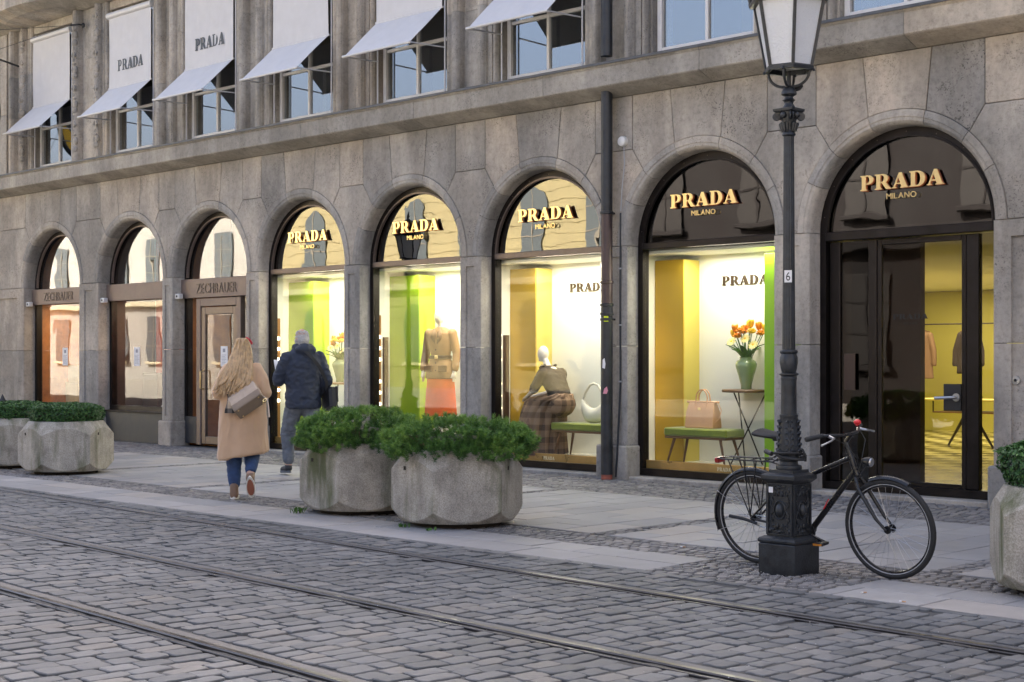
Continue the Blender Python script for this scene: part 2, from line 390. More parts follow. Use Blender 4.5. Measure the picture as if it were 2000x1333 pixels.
# ------------------------------------------------------------------ mesh helpers
class MB:
    """collects shapes, then links them as one mesh object"""
    def __init__(s): s.v = []; s.f = []; s.t = []
    def add(s, vs, fs, M=None):
        o = len(s.v)
        s.v += [tuple(M @ Vector(p)) for p in vs] if M is not None else [tuple(p) for p in vs]
        s.f += [tuple(i + o for i in f) for f in fs]
        return s
    def box(s, x0, x1, y0, y1, z0, z1, c=0.0, M=None):
        if c <= 0:
            vs = [(x, y, z) for z in (z0, z1) for y in (y0, y1) for x in (x0, x1)]
            return s.add(vs, [(0, 2, 3, 1), (4, 5, 7, 6), (0, 1, 5, 4), (2, 6, 7, 3), (0, 4, 6, 2), (1, 3, 7, 5)], M)
        rings = []
        prof = [(z0, c), (z0 + c, 0), (z1 - c, 0), (z1, c)]
        for z, k in prof:
            a, b_, d, e = x0 + k, x1 - k, y0 + k, y1 - k
            if k > 0:
                rings.append([(a, d, z), (a, d, z), (b_, d, z), (b_, d, z), (b_, e, z), (b_, e, z), (a, e, z), (a, e, z)])
            else:
                rings.append([(x0, y0 + c, z), (x0 + c, y0, z), (x1 - c, y0, z), (x1, y0 + c, z), (x1, y1 - c, z), (x1 - c, y1, z), (x0 + c, y1, z), (x0, y1 - c, z)])
        return s.loft(rings, M)
    def loft(s, rings, M=None, cap=True, closed=True):
        n = len(rings[0]); vs = [p for r in rings for p in r]; fs = []
        for i in range(len(rings) - 1):
            for j in range(n if closed else n - 1):
                k = (j + 1) % n
                fs.append((i * n + j, i * n + k, (i + 1) * n + k, (i + 1) * n + j))
        if cap:
            fs.append(tuple(reversed(range(n)))); fs.append(tuple(range((len(rings) - 1) * n, len(rings) * n)))
        return s.add(vs, fs, M)
    def tube(s, pts, r, n=8, M=None, cap=True, closed=False):
        pts = [Vector(p) for p in pts]; m = len(pts); rs = r if hasattr(r, '__len__') else [r] * m
        rings = []; up = None
        for i, p in enumerate(pts):
            if closed: t = pts[(i + 1) % m] - pts[i - 1]
            else: t = pts[min(i + 1, m - 1)] - pts[max(i - 1, 0)]
            if t.length < 1e-9: t = Vector((0, 0, 1))
            t.normalize()
            if up is None:
                up = Vector((0, 0, 1)) if abs(t.z) < 0.9 else Vector((1, 0, 0))
            a = t.cross(up)
            if a.length < 1e-6: a = t.cross(Vector((0, 1, 0)))
            a.normalize(); b_ = a.cross(t).normalized(); up = b_
            rings.append([tuple(p + (a * math.cos(2 * PI * k / n) + b_ * math.sin(2 * PI * k / n)) * rs[i]) for k in range(n)])
        if closed:
            rings.append(rings[0]); return s.loft(rings, M, cap=False)
        return s.loft(rings, M, cap)
    def lathe(s, prof, n=24, c=(0, 0, 0), M=None, fl=None):
        rings = []
        for r, z in prof:
            rings.append([(c[0] + r * (fl(k / n, z) if fl else 1) * math.cos(2 * PI * k / n), c[1] + r * (fl(k / n, z) if fl else 1) * math.sin(2 * PI * k / n), c[2] + z) for k in range(n)])
        return s.loft(rings, M)
    def ell(s, c, r, nu=16, nv=10, M=None):
        rings = []
        for i in range(nv + 1):
            a = -PI / 2 + PI * i / nv; k = max(math.cos(a), 0.02)
            rings.append([(c[0] + r[0] * k * math.cos(2 * PI * j / nu), c[1] + r[1] * k * math.sin(2 * PI * j / nu), c[2] + r[2] * math.sin(a)) for j in range(nu)])
        return s.loft(rings, M)
    def prism(s, poly, y0, y1, M=None):
        """poly in (x, z), counter-clockwise seen from -y, pulled from y0 (front) to y1"""
        n = len(poly)
        vs = [(x, y0, z) for x, z in poly] + [(x, y1, z) for x, z in poly]
        fs = [tuple(range(n)), tuple(reversed(range(n, 2 * n)))]
        fs += [(i, i + n, (i + 1) % n + n, (i + 1) % n) for i in range(n)]
        return s.add(vs, fs, M)
    def mesh(s, name, mat, smooth=True, angle=35):
        me = bpy.data.meshes.new(name); me.from_pydata(s.v, [], s.f); 
        if mat: me.materials.append(MATS[mat] if isinstance(mat, str) else mat)
        if smooth:
            for p in me.polygons: p.use_smooth = True
            try: me.set_sharp_from_angle(angle=rad(angle))
            except Exception: pass
        if s.t:
            at = me.attributes.new('tint', 'FLOAT', 'FACE')
            at.data.foreach_set('value', s.t)
        me.update()
        return me
    def build(s, name, mat, parent=None, smooth=True, angle=35, fix=False):
        me = s.mesh(name, mat, smooth, angle)
        if fix:
            bm = bmesh.new(); bm.from_mesh(me); bmesh.ops.recalc_face_normals(bm, faces=bm.faces); bm.to_mesh(me); bm.free()
        return link(name, me, parent)
def link(name, data, parent=None):
    o = bpy.data.objects.new(name, data); COL.objects.link(o)
    if parent is not None: o.parent = parent
    return o
def tag(o, label=None, cat=None, group=None, kind=None):
    if label: o['label'] = label
    if cat: o['category'] = cat
    if group: o['group'] = group
    if kind: o['kind'] = kind
    return o
def thing(name, label, cat, loc=(0, 0, 0), rz=0.0, group=None):
    o = bpy.data.objects.new(name, None); COL.objects.link(o); o.empty_display_size = 0.1
    o.location = loc; o.rotation_euler = (0, 0, rz)
    return tag(o, label, cat, group)
def copy_tree(o, parent=None):
    c = o.copy(); COL.objects.link(c); c.parent = parent
    for ch in list(o.children): copy_tree(ch, c)
    return c
def fuse(mb, name, mat, parent=None, voxel=0.012, it=4, sub=None):
    """one continuous surface out of overlapping closed shapes"""
    me = mb.mesh('tmp', None, False)
    bm = bmesh.new(); bm.from_mesh(me); bmesh.ops.recalc_face_normals(bm, faces=bm.faces); bm.to_mesh(me); bm.free()
    t = bpy.data.objects.new('tmp', me); COL.objects.link(t)
    r = t.modifiers.new('r', 'REMESH'); r.mode = 'VOXEL'; r.voxel_size = voxel
    sm = t.modifiers.new('s', 'SMOOTH'); sm.factor = 0.5; sm.iterations = it
    bpy.context.view_layer.update()
    dg = bpy.context.evaluated_depsgraph_get()
    me2 = bpy.data.meshes.new_from_object(t.evaluated_get(dg))
    bpy.data.objects.remove(t)
    me2.name = name
    me2.materials.clear(); me2.materials.append(MATS[mat])
    for p in me2.polygons: p.use_smooth = True
    return link(name, me2, parent)
def wrinkle(o, amp, sc=(6, 6, 6), seed=0.0):
    """folds in cloth: push the surface in and out along its normals"""
    me = o.data; ns = [v.normal.copy() for v in me.vertices]
    for v, n in zip(me.vertices, ns):
        q = Vector((v.co.x * sc[0] + seed, v.co.y * sc[1], v.co.z * sc[2])); k = noise.noise(q) + .5 * noise.noise(q * 2.3)
        v.co += n * amp * (1 - 2.2 * abs(k))
    me.update(); return o
def limb(mb, pts, r, n=12):
    """tapered chain with round ends"""
    for i in range(len(pts) - 1):
        a, b_ = Vector(pts[i]), Vector(pts[i + 1]); ra, rb = r[i], r[i + 1]
        d = (b_ - a); Ln = d.length; d.normalize()
        P_, R_ = [], []
        for k in range(4): 
            q = PI / 2 * k / 4; P_.append(a - d * ra * math.cos(q)); R_.append(max(ra * math.sin(q), 0.002))
        P_.append(a); R_.append(ra); P_.append(b_); R_.append(rb)
        for k in range(3, -1, -1):
            q = PI / 2 * k / 4; P_.append(b_ + d * rb * math.cos(q)); R_.append(max(rb * math.sin(q), 0.002))
        mb.tube(P_, R_, n)
    return mb
def arc(cx, cz, r, a0, a1, n):
    return [(cx + r * math.cos(rad(a0 + (a1 - a0) * i / n)), cz + r * math.sin(rad(a0 + (a1 - a0) * i / n))) for i in range(n + 1)]

# ------------------------------------------------------------------ lettering
def _earc(cx, cy_, rx, ry, a0, a1, n=10):
    return [(cx + rx * math.cos(rad(a0 + (a1 - a0) * i / n)), cy_ + ry * math.sin(rad(a0 + (a1 - a0) * i / n))) for i in range(n + 1)]
GL = {
 'P': (0.98, [[(0, 0), (.52, 0), (.52, .055), (.41, .095), (.41, .40)] + _earc(.56, .70, .40, .30, -90, 90) + [(0, 1), (0, .945), (.11, .905), (.11, .095), (0, .055)],
              [(.41, .475)] + _earc(.50, .70, .16, .225, -90, 90) + [(.41, .925)]]),
 'R': (1.14, [[(0, 0), (.52, 0), (.52, .055), (.41, .095), (.41, .42), (.50, .42), (.80, 0), (1.16, 0), (1.16, .055), (1.06, .09), (.80, .44)] + _earc(.56, .71, .40, .29, -35, 90) + [(0, 1), (0, .945), (.11, .905), (.11, .095), (0, .055)],
              [(.41, .495)] + _earc(.50, .71, .16, .215, -90, 90) + [(.41, .925)]]),
 'A': (1.16, [[(0, 0), (.34, 0), (.34, .05), (.24, .085), (.30, .26), (.62, .26), (.68, .085), (.59, .05), (.59, 0), (1.17, 0), (1.17, .05), (1.07, .085), (.71, 1), (.50, 1), (.12, .085), (0, .05)],
              [(.335, .335), (.59, .335), (.465, .72)]]),
 'D': (1.12, [[(0, 0), (.56, 0)] + _earc(.56, .5, .54, .5, -90, 90, 14) + [(0, 1), (0, .945), (.11, .905), (.11, .095), (0, .055)],
              [(.41, .085), (.50, .085)] + _earc(.52, .5, .24, .415, -88, 88, 14) + [(.50, .915), (.41, .915)]]),
}
_gcache = {}
def glyph_mesh(ch, w, h, depth, mat):
    key = (ch, round(w, 4), round(h, 4), depth, mat)
    if key in _gcache: return _gcache[key]
    cu = bpy.data.curves.new('letter', 'CURVE'); cu.dimensions = '2D'; cu.fill_mode = 'BOTH'; cu.extrude = depth / 2
    for poly in GL[ch][1]:
        sp = cu.splines.new('POLY'); sp.points.add(len(poly) - 1)
        for i, (x, y) in enumerate(poly): sp.points[i].co = (x * w, y * h, 0, 1)
        sp.use_cyclic_u = True
    return _curve_mesh(cu, key, mat)
def text_mesh(txt, size, depth, mat, sx=1.0, offset=0.0):
    key = ('txt', txt, size, depth, mat, sx, offset)
    if key in _gcache: return _gcache[key]
    cu = bpy.data.curves.new('letter', 'FONT'); cu.body = txt; cu.size = size; cu.extrude = depth / 2; cu.align_x = 'CENTER'; cu.offset = offset
    me = _curve_mesh(cu, key, mat)
    for v in me.vertices: v.co.x *= sx
    return me
def _curve_mesh(cu, key, mat):
    t = bpy.data.objects.new('tmp', cu); COL.objects.link(t)
    bpy.context.view_layer.update()
    me = bpy.data.meshes.new_from_object(t.evaluated_get(bpy.context.evaluated_depsgraph_get()))
    bpy.data.objects.remove(t)
    me.name = 'letter'; me.materials.clear(); me.materials.append(MATS[mat])
    _gcache[key] = me
    return me
def word(txt, xc, y, z, width, h, depth, mat, parent, name='letter', tilt=PI / 2, rz=0.0, place=None):
    """each letter its own mesh; the word is centred on xc with its baseline at z"""
    adv = [GL[c][0] + 0.07 for c in txt]; tot = sum(adv) - 0.07; k = width / tot; x = -width / 2; out = []
    for c, a in zip(txt, adv):
        o = link(name, glyph_mesh(c, k, h, depth, mat), parent)
        o.rotation_euler = (tilt, 0, rz)
        o.location = (xc + x * math.cos(rz), y + x * math.sin(rz), z)
        x += a * k; out.append(o)
    return out
def spell(txt, xc, y, z, size, depth, mat, parent, name='letter', sx=1.0, offset=0.0, gap=None):
    """letters of a plain alphabet one by one, spaced by their own width"""
    ms = [text_mesh(c, size, depth, mat, sx, offset) for c in txt]
    ws = [max(v.co.x for v in m.vertices) - min(v.co.x for v in m.vertices) for m in ms]
    gap = gap if gap is not None else size * 0.12
    tot = sum(ws) + gap * (len(ws) - 1); x = xc - tot / 2
    for m, w in zip(ms, ws):
        o = link(name, m, parent); o.rotation_euler = (PI / 2, 0, 0); o.location = (x + w / 2 - (max(v.co.x for v in m.vertices) + min(v.co.x for v in m.vertices)) / 2, y, z); x += w + gap
    return tot
# ================================================================== THE SHOP BUILDING
RO, RI, ZS, ZC = 1.24, 1.08, 2.89, 4.74        # archivolt outer / opening radius, springing, underside of cornice
BAYS = [('Z1', -26.50), ('Z2', -23.63), ('Z3', -21.12), ('W1', -18.60), ('W2', -16.05), ('W3', -13.46), ('W4', -10.85), ('D', -8.20)]
CX = dict(BAYS)
bld = thing('shop_building', 'long grey limestone building with a row of arched shopfronts and upper windows', 'building', (-17.5, 0, 0))
OFF = Vector((17.5, 0, 0))
def part(mb_or_o, name=None, mat=None, parent=None, **k):
    """world-coordinate part of the building"""
    o = mb_or_o.build(name, mat, None, **k) if isinstance(mb_or_o, MB) else mb_or_o
    p = parent or bld
    o.parent = p
    if p is bld: o.location = o.location + OFF
    return o
def offset_poly(poly, d):
    n = len(poly); out = []
    for i in range(n):
        p0, p1, p2 = Vector(poly[i - 1]), Vector(poly[i]), Vector(poly[(i + 1) % n])
        e1 = (p1 - p0); e2 = (p2 - p1)
        if e1.length < 1e-7 or e2.length < 1e-7: out.append(tuple(p1)); continue
        e1.normalize(); e2.normalize()
        n1 = Vector((-e1.y, e1.x)); n2 = Vector((-e2.y, e2.x)); b = n1 + n2
        if b.length < 1e-6: b = n1
        b.normalize(); k = d / max(0.35, b.dot(n1))
        out.append(tuple(p1 + b * k))
    return out
def block(poly, y0=0.0, y1=0.34, gap=0.0035, bev=0.006):
    p = offset_poly(poly, gap); q = offset_poly(poly, gap + bev); n = len(p)
    y0 += random.uniform(-0.002, 0.002)
    rings = [[(x, y1, z) for x, z in p], [(x, y0 + bev, z) for x, z in p], [(x, y0, z) for x, z in q]]
    return MB().loft(rings)
def stone(poly, y0=0.0, mat='stone', name='stone_block', **k):
    return part(block(poly, y0, **k), name, mat, smooth=False)
def ringpt(c, a, r=RO): return (c + r * math.cos(rad(a)), ZS + r * math.sin(rad(a)))
QX, QZ = 1.00, 4.07
XL, XR = -33.0, -2.6
# voussoirs over every arch
RP = [(1.24, 0.34), (1.24, 0.0), (1.235, -0.012), (1.165, -0.012), (1.155, -0.003), (1.125, 0.0), (1.10, 0.018), (1.085, 0.05), (1.08, 0.09), (1.08, 0.34)]
for nm, c in BAYS:
    key = [(c - .41, ZC), ] + [ringpt(c, a) for a in range(106, 73, -4)] + [(c + .41, ZC)]
    stone(key)
    stone([(c + .41, ZC), ringpt(c, 74)] + [ringpt(c, a) for a in range(70, 47, -4)] + [ringpt(c, 48), (c + QX, QZ), (c + QX, ZC)])
    stone([(c - QX, ZC), (c - QX, QZ), ringpt(c, 132)] + [ringpt(c, a) for a in range(130, 106, -4)] + [ringpt(c, 106), (c - .41, ZC)])
    js = [0, 27, 48, 74, 106, 132, 153, 180]
    for a0, a1 in zip(js, js[1:]):
        g = 0.18
        rings = []
        n = max(3, int((a1 - a0) / 4))
        for i in range(n + 1):
            a = rad(a0 + g + (a1 - a0 - 2 * g) * i / n)
            rings.append([(c + r * math.cos(a), y, ZS + r * math.sin(a)) for r, y in RP])
        part(MB().loft(rings), 'arch_stone', 'stone_base', angle=30, fix=True)
def recessed(x0, x1, z0, z1, rx0, rx1, rz0, rz1, d=0.022, e=0.035):
    """pier stone with rounded arrises and a sunk panel"""
    g = 0.0035; z0 += g; z1 -= g
    m = MB()
    pl = [(x0, 0.34), (x0, e), (x0 + e * .3, e * .3), (x0 + e, 0.0), (rx0, 0.0), (rx0 + .004, d), (rx1 - .004, d), (rx1, 0.0), (x1 - e, 0.0), (x1 - e * .3, e * .3), (x1, e), (x1, 0.34)]
    flat = [(x, (0.0 if 3 < i < 8 else y)) for i, (x, y) in enumerate(pl)]
    lv = []
    if rz0 > z0: lv += [(z0, flat), (rz0, flat), (rz0 + .004, pl)]
    else: lv += [(z0, pl)]
    if rz1 < z1: lv += [(rz1 - .004, pl), (rz1, flat), (z1, flat)]
    else: lv += [(z1, pl)]
    return m.loft([[(x, y, z) for x, y in p] for z, p in lv])
edges = []
for i in range(len(BAYS) - 1):
    edges.append((BAYS[i][1], BAYS[i + 1][1]))
for a, b in edges:
    x0, x1 = a + RI, b - RI
    w = x1 - x0; m0, m1 = x0 + w * .30, x1 - w * .30
    stone([(a + QX, QZ), (b - QX, QZ), (b - QX, ZC), (a + QX, ZC)][0:4])
    lo = [ringpt(a, t) for t in range(0, 48, 4)] + [ringpt(a, 48), (a + QX, QZ), (b - QX, QZ), ringpt(b, 132)] + [ringpt(b, t) for t in range(136, 181, 4)]
    stone(list(reversed(lo)))
    part(recessed(x0, x1, 1.65, ZS, m0, m1, 1.5, 2.76), 'stone_block', 'stone_base', angle=30, fix=True)
    part(recessed(x0, x1, 0.42, 1.65, m0, m1, 0.5, 1.8), 'stone_block', 'stone_base', angle=30, fix=True)
    part(MB().box(x0 - .03, x1 + .03, -.055, .34, -.05, .418, .018), 'plinth_stone', 'stone_base', angle=30)
# the two ends of the frontage
aL = BAYS[0][1]; bR = BAYS[-1][1]
def end_wall(xa, xb, c, side):
    """plain ashlar from an arch to the end of the frontage"""
    q = c + side * QX; j = c + side * RI
    lo, hi = min(xa, xb), max(xa, xb)
    if side < 0:
        stone([(lo, QZ), (q, QZ), (q, ZC), (lo, ZC)])
        stone(list(reversed([(lo, ZS), (lo, QZ), (q, QZ), ringpt(c, 132)] + [ringpt(c, t) for t in range(136, 181, 4)])) )
    else:
        stone([(q, QZ), (hi, QZ), (hi, ZC), (q, ZC)])
        stone(list(reversed([ringpt(c, t) for t in range(0, 48, 4)] + [ringpt(c, 48), (q, QZ), (hi, QZ), (hi, ZS)])))
    for z0, z1 in ((0.42, 1.65), (1.65, ZS)):
        if side < 0: part(recessed(lo, j, z0, z1, j - 1.1, j - .28, 0.6, 2.7, d=.03), 'stone_block', 'stone', angle=30, fix=True)
        else: part(recessed(j, hi, z0, z1, j + .20, j + 1.0, 0.62, 2.72, d=.03), 'stone_block', 'stone', angle=30, fix=True)
    part(MB().box(lo if side < 0 else j - .03, j + .03 if side < 0 else hi, -.055, .34, -.05, .418, .018), 'plinth_stone', 'stone_base', angle=30)
end_wall(-28.9, aL - RI, aL, -1)
end_wall(bR + RI, -5.6, bR, 1)
for x0, x1 in ((-33.0, -31.0), (-31.0, -28.9)):
    for z0, z1 in ((0.0, 1.65), (1.65, 3.3), (3.3, ZC)): stone([(x0, z0), (x1, z0), (x1, z1), (x0, z1)])
for x0, x1 in ((-5.6, -4.1), (-4.1, -2.6)):
    for z0, z1 in ((0.0, 1.65), (1.65, 3.3), (3.3, ZC)): stone([(x0, z0), (x1, z0), (x1, z1), (x0, z1)])

# cornice between the storeys, in lengths
CP = [(.30, 4.742), (-.02, 4.742), (-.16, 4.79), (-.27, 4.835), (-.285, 4.85), (-.285, 5.07), (-.30, 5.085), (-.30, 5.115), (.30, 5.20)]
xs = [XL, -30.2, -27.9, -25.6, -23.1, -20.7, -18.2, -15.6, -13.1, -10.6, -7.95, -5.2, XR]
for x0, x1 in zip(xs, xs[1:]):
    part(MB().loft([[(x0 + .003, y, z) for y, z in CP], [(x1 - .003, y, z) for y, z in CP]]), 'cornice_stone', 'stone_cornice', smooth=False, fix=True)
for x0, x1 in zip(xs, xs[1:]):
    part(MB().loft([[(x, -.325, 5.10), (x, -.325, 5.132), (x, .12, 5.225), (x, .12, 5.21), (x, -.31, 5.119), (x, -.31, 5.10)] for x in (x0, x1 - .002)]), 'lead_flashing', 'flashing', smooth=False, fix=True)

# upper storey: moulded pilasters between the windows
UW = 0.76
Z5, Z8 = 5.17, 8.02
def roll(cx, r, y, n=6): return [(cx - r * math.cos(PI * i / n), y - r * math.sin(PI * i / n)) for i in range(n + 1)]
def pil_plan(xa, xb):
    w = xb - xa
    p = [(xa, .34), (xa, .10), (xa + .03, .10), (xa + .03, .055)] + roll(xa + .075, .042, .05) + [(xa + .12, .055), (xa + .12, .02), (xa + .20, .02)]
    p += [(xa + .205, -.02)] + roll(xa + .275, .062, -.02) + [(xa + .345, -.02), (xa + .35, .075)]
    p += [(xb - .35, .075), (xb - .345, -.02)] + roll(xb - .275, .062, -.02) + [(xb - .205, -.02), (xb - .20, .02), (xb - .12, .02), (xb - .12, .055)] + roll(xb - .075, .042, .05) + [(xb - .03, .055), (xb - .03, .10), (xb, .10), (xb, .34)]
    return p
ucs = [c for n_, c in BAYS]
pl = [(-28.3, ucs[0] - UW)] + [(ucs[i] + UW, ucs[i + 1] - UW) for i in range(7)] + [(ucs[7] + UW, ucs[7] + UW + 1.1)]
for xa, xb in pl:
    P_ = pil_plan(xa, xb)
    for z0, z1 in ((5.10, 6.28), (6.28, 7.1), (7.1, Z8)):
        part(MB().loft([[(x, y, z) for x, y in P_] for z in (z0 + .002, z1 - .002)]), 'pilaster_stone', 'stone_upper', angle=30, fix=True)
for xa, xb in ((-33, -30.6), (-30.6, -28.3), (ucs[7] + UW + 1.1, -4.0), (-4.0, -2.6)):
    for z0, z1 in ((5.1, 6.4), (6.4, Z8)): stone([(xa, z0), (xb, z0), (xb, z1), (xa, z1)], mat='stone_upper')
# carved ornament on the pilasters by the first two windows
def carving(xc, z0, z1, y):
    m = MB(); z = z0; rnd = random.Random(int(xc * 100)); k = 0
    while z < z1 - .05:
        t = k % 5
        if t == 0: m.ell((xc, y, z + .07), (.075, .05, .075), 10, 6)
        elif t == 1:
            for s in (-1, 1): m.ell((xc + s * .045, y, z + .06), (.045, .04, .075), 8, 6, )
        elif t == 2: m.box(xc - .05, xc + .05, y - .035, y + .03, z + .01, z + .045, .008); m.ell((xc, y, z + .10), (.035, .045, .05), 8, 6)
        elif t == 3:
            for s in (-1, 1): m.tube([(xc, y - .01, z), (xc + s * .06, y - .025, z + .05), (xc + s * .02, y - .02, z + .12)], [.015, .026, .012], 6)
        else: m.ell((xc, y, z + .06), (.03, .04, .075), 8, 6)
        z += rnd.uniform(.11, .17); k += 1
    return m
for xc in (-25.74 + .28, ucs[1] - UW - .28, ucs[0] - UW - .28):
    part(carving(xc, 5.35, 7.8, -.055), 'carving', 'stone_upper', angle=50, fix=True)
# heads of the upper windows and the string course above them
for c in ucs:
    part(MB().box(c - UW - .002, c + UW + .002, .055, .34, 7.86, Z8, .012), 'lintel_stone', 'stone_upper', angle=30)
UC = [(.30, 8.02), (.0, 8.02), (-.10, 8.06), (-.28, 8.12), (-.36, 8.15), (-.36, 8.42), (-.40, 8.45), (-.40, 8.50), (.30, 8.52)]
ux = [XL, -29.0, -27.9] + [-27.9 + 2.6 * (i + 1) / 12 for i in range(12)] + [-22.9, -20.0, -17, -14, -11, -8, -5, XR]
def bulge(x):
    t = (x + 26.6) / 1.3
    return -0.42 * max(0.0, 1 - t * t) ** 0.5 if abs(t) < 1 else 0.0
prev = None
for x0, x1 in zip(ux, ux[1:]):
    part(MB().loft([[(x, y + (bulge(x) if y < -.05 else 0), z) for y, z in UC] for x in (x0, x1)]), 'string_course_stone', 'stone_cornice', smooth=False, fix=True)
for i in range(18):
    x = -28.9 + i * .14
    if x < -27.95 or True:
        part(MB().box(x - .035, x + .035, -.30 + bulge(x), -.22 + bulge(x), 8.5, 9.3, .01), 'baluster', 'stone_cornice')
# body of the building behind the front: back wall, party walls, floors, upper storeys
part(MB().box(-62, 22, 0.36, 15.0, 8.54, 14.2), 'upper_wall', 'stone_upper', smooth=False)
part(MB().box(-62, 22, 14.7, 15.0, 0, 8.53), 'back_wall', 'dark_wall', smooth=False)
part(MB().box(-62, -33.01, .05, 14.69, 0, 8.53), 'side_wall', 'stone', smooth=False)
part(MB().box(-2.59, 22, .05, 14.69, 0, 8.53), 'side_wall', 'stone', smooth=False)
part(MB().box(-33, -2.6, .345, 14.69, 4.76, 5.09), 'floor_slab', 'dark_wall', smooth=False)
part(MB().box(-33, -2.6, .345, 14.69, 8.03, 8.53), 'floor_slab', 'ceiling_dark', smooth=False)
part(MB().box(-33, -2.6, 3.2, 3.3, 5.1, 8.02), 'room_wall', 'room_grey', smooth=False)
part(MB().box(-13.2, -11.6, 1.2, 1.3, 5.1, 8.02), 'room_wall', 'olive_wall', smooth=False)
part(MB().box(-11.59, -9.6, 1.9, 2.0, 5.1, 8.02), 'room_wall', 'cream_shelf', smooth=False)

# upper windows: white frames, mullion, transom, panes, the sash ajar
for i, c in enumerate(ucs):
    w = thing('upper_window', None, None); part(w)
    w.location = Vector((c, .17, 5.17)) + OFF
    W_, H_ = UW - .012, 2.68
    f = MB()
    f.box(-W_, -W_ + .07, 0, .09, 0, H_, .006); f.box(W_ - .07, W_, 0, .09, 0, H_, .006)
    f.box(-W_ + .071, W_ - .071, 0, .09, 0, .13, .006); f.box(-W_ + .071, W_ - .071, 0, .09, H_ - .08, H_, .006)
    f.build('frame', 'white_frame', w)
    MB().box(-.022, .022, .012, .078, .131, H_ - .081, .005).build('mullion', 'white_frame', w)
    for s in (-1, 1):
        x0, x1 = (-W_ + .072, -.023) if s < 0 else (.023, W_ - .072)
        MB().box(x0, x1, .015, .075, .82, .865, .005).build('transom', 'white_frame', w)
        for z0, z1 in ((.132, .819), (.866, H_ - .082)):
            MB().box(x0 + .002, x1 - .002, .045, .050, z0, z1).build('pane', 'upper_glass', w, smooth=False)
    for x in (-.5, .5): MB().box(x - .03, x + .03, -.006, 0, .05, .062, .002).build('drain_cap', 'grey_plastic', w)
    # casement standing open into the room, shows its edge through the panes
    sash = MB(); M = Matrix.Translation((-W_ + .09, .12, 0)) @ Matrix.Rotation(rad(62), 4, 'Z')
    for a in ((0, .05, 0, .04, .14, 1.0), (.55, .60, 0, .04, .14, 1.0), (.051, .549, 0, .04, .14, .19), (.051, .549, 0, .04, .95, 1.0)): sash.box(*a, M=M)
    sash.build('casement', 'bronze' if i % 3 else 'white_frame', w, smooth=False)
for c, z in ((ucs[3] + .55, 6.95), (ucs[4] + .6, 7.25), (ucs[3] - 1.9, 6.95)):
    t = tag(MB().box(c - 1.3, c + .5, 1.55, 1.63, z, z + .05, .01).build('tube_light', 'tube_lamp'), 'warm strip light on the dark ceiling inside, upper window above ' + ('the green display' if z < 7 else 'the mannequin in orange skirt'), 'ceiling light', 'strip lights upstairs')
    if c < ucs[3] - 1: t['label'] = 'warm strip light upstairs, left of the other ones'

# awnings on the upper windows
def make_awning(c, lettered, label):
    a = thing('awning', label, 'awning', (c, .085, 5.17), 0, 'white awnings on the upper windows')
    hw = .73
    MB().tube([(-hw - .02, -.055, 2.57), (hw + .02, -.055, 2.57)], .062, 14).build('roller', 'awning_metal', a)
    for s in (-1, 1):
        MB().tube([(s * hw, -.03, .02), (s * hw, -.03, 2.56)], .012, 8).build('guide_rail', 'awning_metal', a)
        MB().tube([(s * (hw - .012), -.03, .68), (s * (hw - .012), -.66, .66)], .011, 8).build('arm', 'awning_metal', a)
    def sheet(p0, p1, n, sag, t=.004):
        m = MB(); top = []; rows = []
        for i in range(n + 1):
            f = i / n; row = []
            for j in range(25):
                g = j / 24; x = -hw + .02 + (2 * hw - .04) * g
                wv = sag * math.sin(f * PI) * (math.sin(g * 11 + c) * .6 + math.sin(g * 23 + c * 2) * .4)
                row.append((x, p0[0] + (p1[0] - p0[0]) * f + wv, p0[1] + (p1[1] - p0[1]) * f))
            rows.append(row)
        nrm = Vector((0, p1[1] - p0[1], -(p1[0] - p0[0]))).normalized() * t
        vs = [p for r in rows for p in r]; k = len(vs); vs += [tuple(Vector(p) + nrm) for p in vs]; fs = []
        for i in range(n):
            for j in range(24):
                q = i * 25 + j; fs.append((q, q + 1, q + 26, q + 25)); fs.append((k + q, k + q + 25, k + q + 26, k + q + 1))
        for j in range(24):
            fs.append((j, k + j, k + j + 1, j + 1)); q = n * 25 + j; fs.append((q, q + 1, k + q + 1, k + q))
        for i in range(n):
            q = i * 25; fs.append((q, q + 25, k + q + 25, k + q)); q += 24; fs.append((q, k + q, k + q + 25, q + 25))
        return m.add(vs, fs)
    sheet((-.065, 2.53), (-.065, 1.245), 10, .014).build('cloth', 'awning_cloth', a)
    sheet((-.065, 1.235), (-.665, .665), 8, .010).build('drop_panel', 'awning_cloth', a)
    MB().tube([(-hw, -.065, 1.24), (hw, -.065, 1.24)], .016, 10).build('hinge_bar', 'awning_metal', a)
    MB().tube([(-hw - .01, -.675, .66), (hw + .01, -.675, .66)], .02, 10).build('front_bar', 'awning_metal', a)
    if lettered: word('PRADA', .04, -.078, 1.52, .86, .20, .004, 'awning_print', a)
    return a
AWL = ['plain white awning on the leftmost upper window beside the carved pilaster', 'white awning printed with dark letters, the left one of the two lettered awnings',
       'white awning printed with dark letters, the right one of the two lettered awnings', 'white awning above the lime green display window with the vase of flowers',
       'white awning above the display with the mannequin in orange skirt', 'white awning with only its drop panel in view, left of the drainpipe']
for i in range(6): make_awning(ucs[i], i in (1, 2), AWL[i])

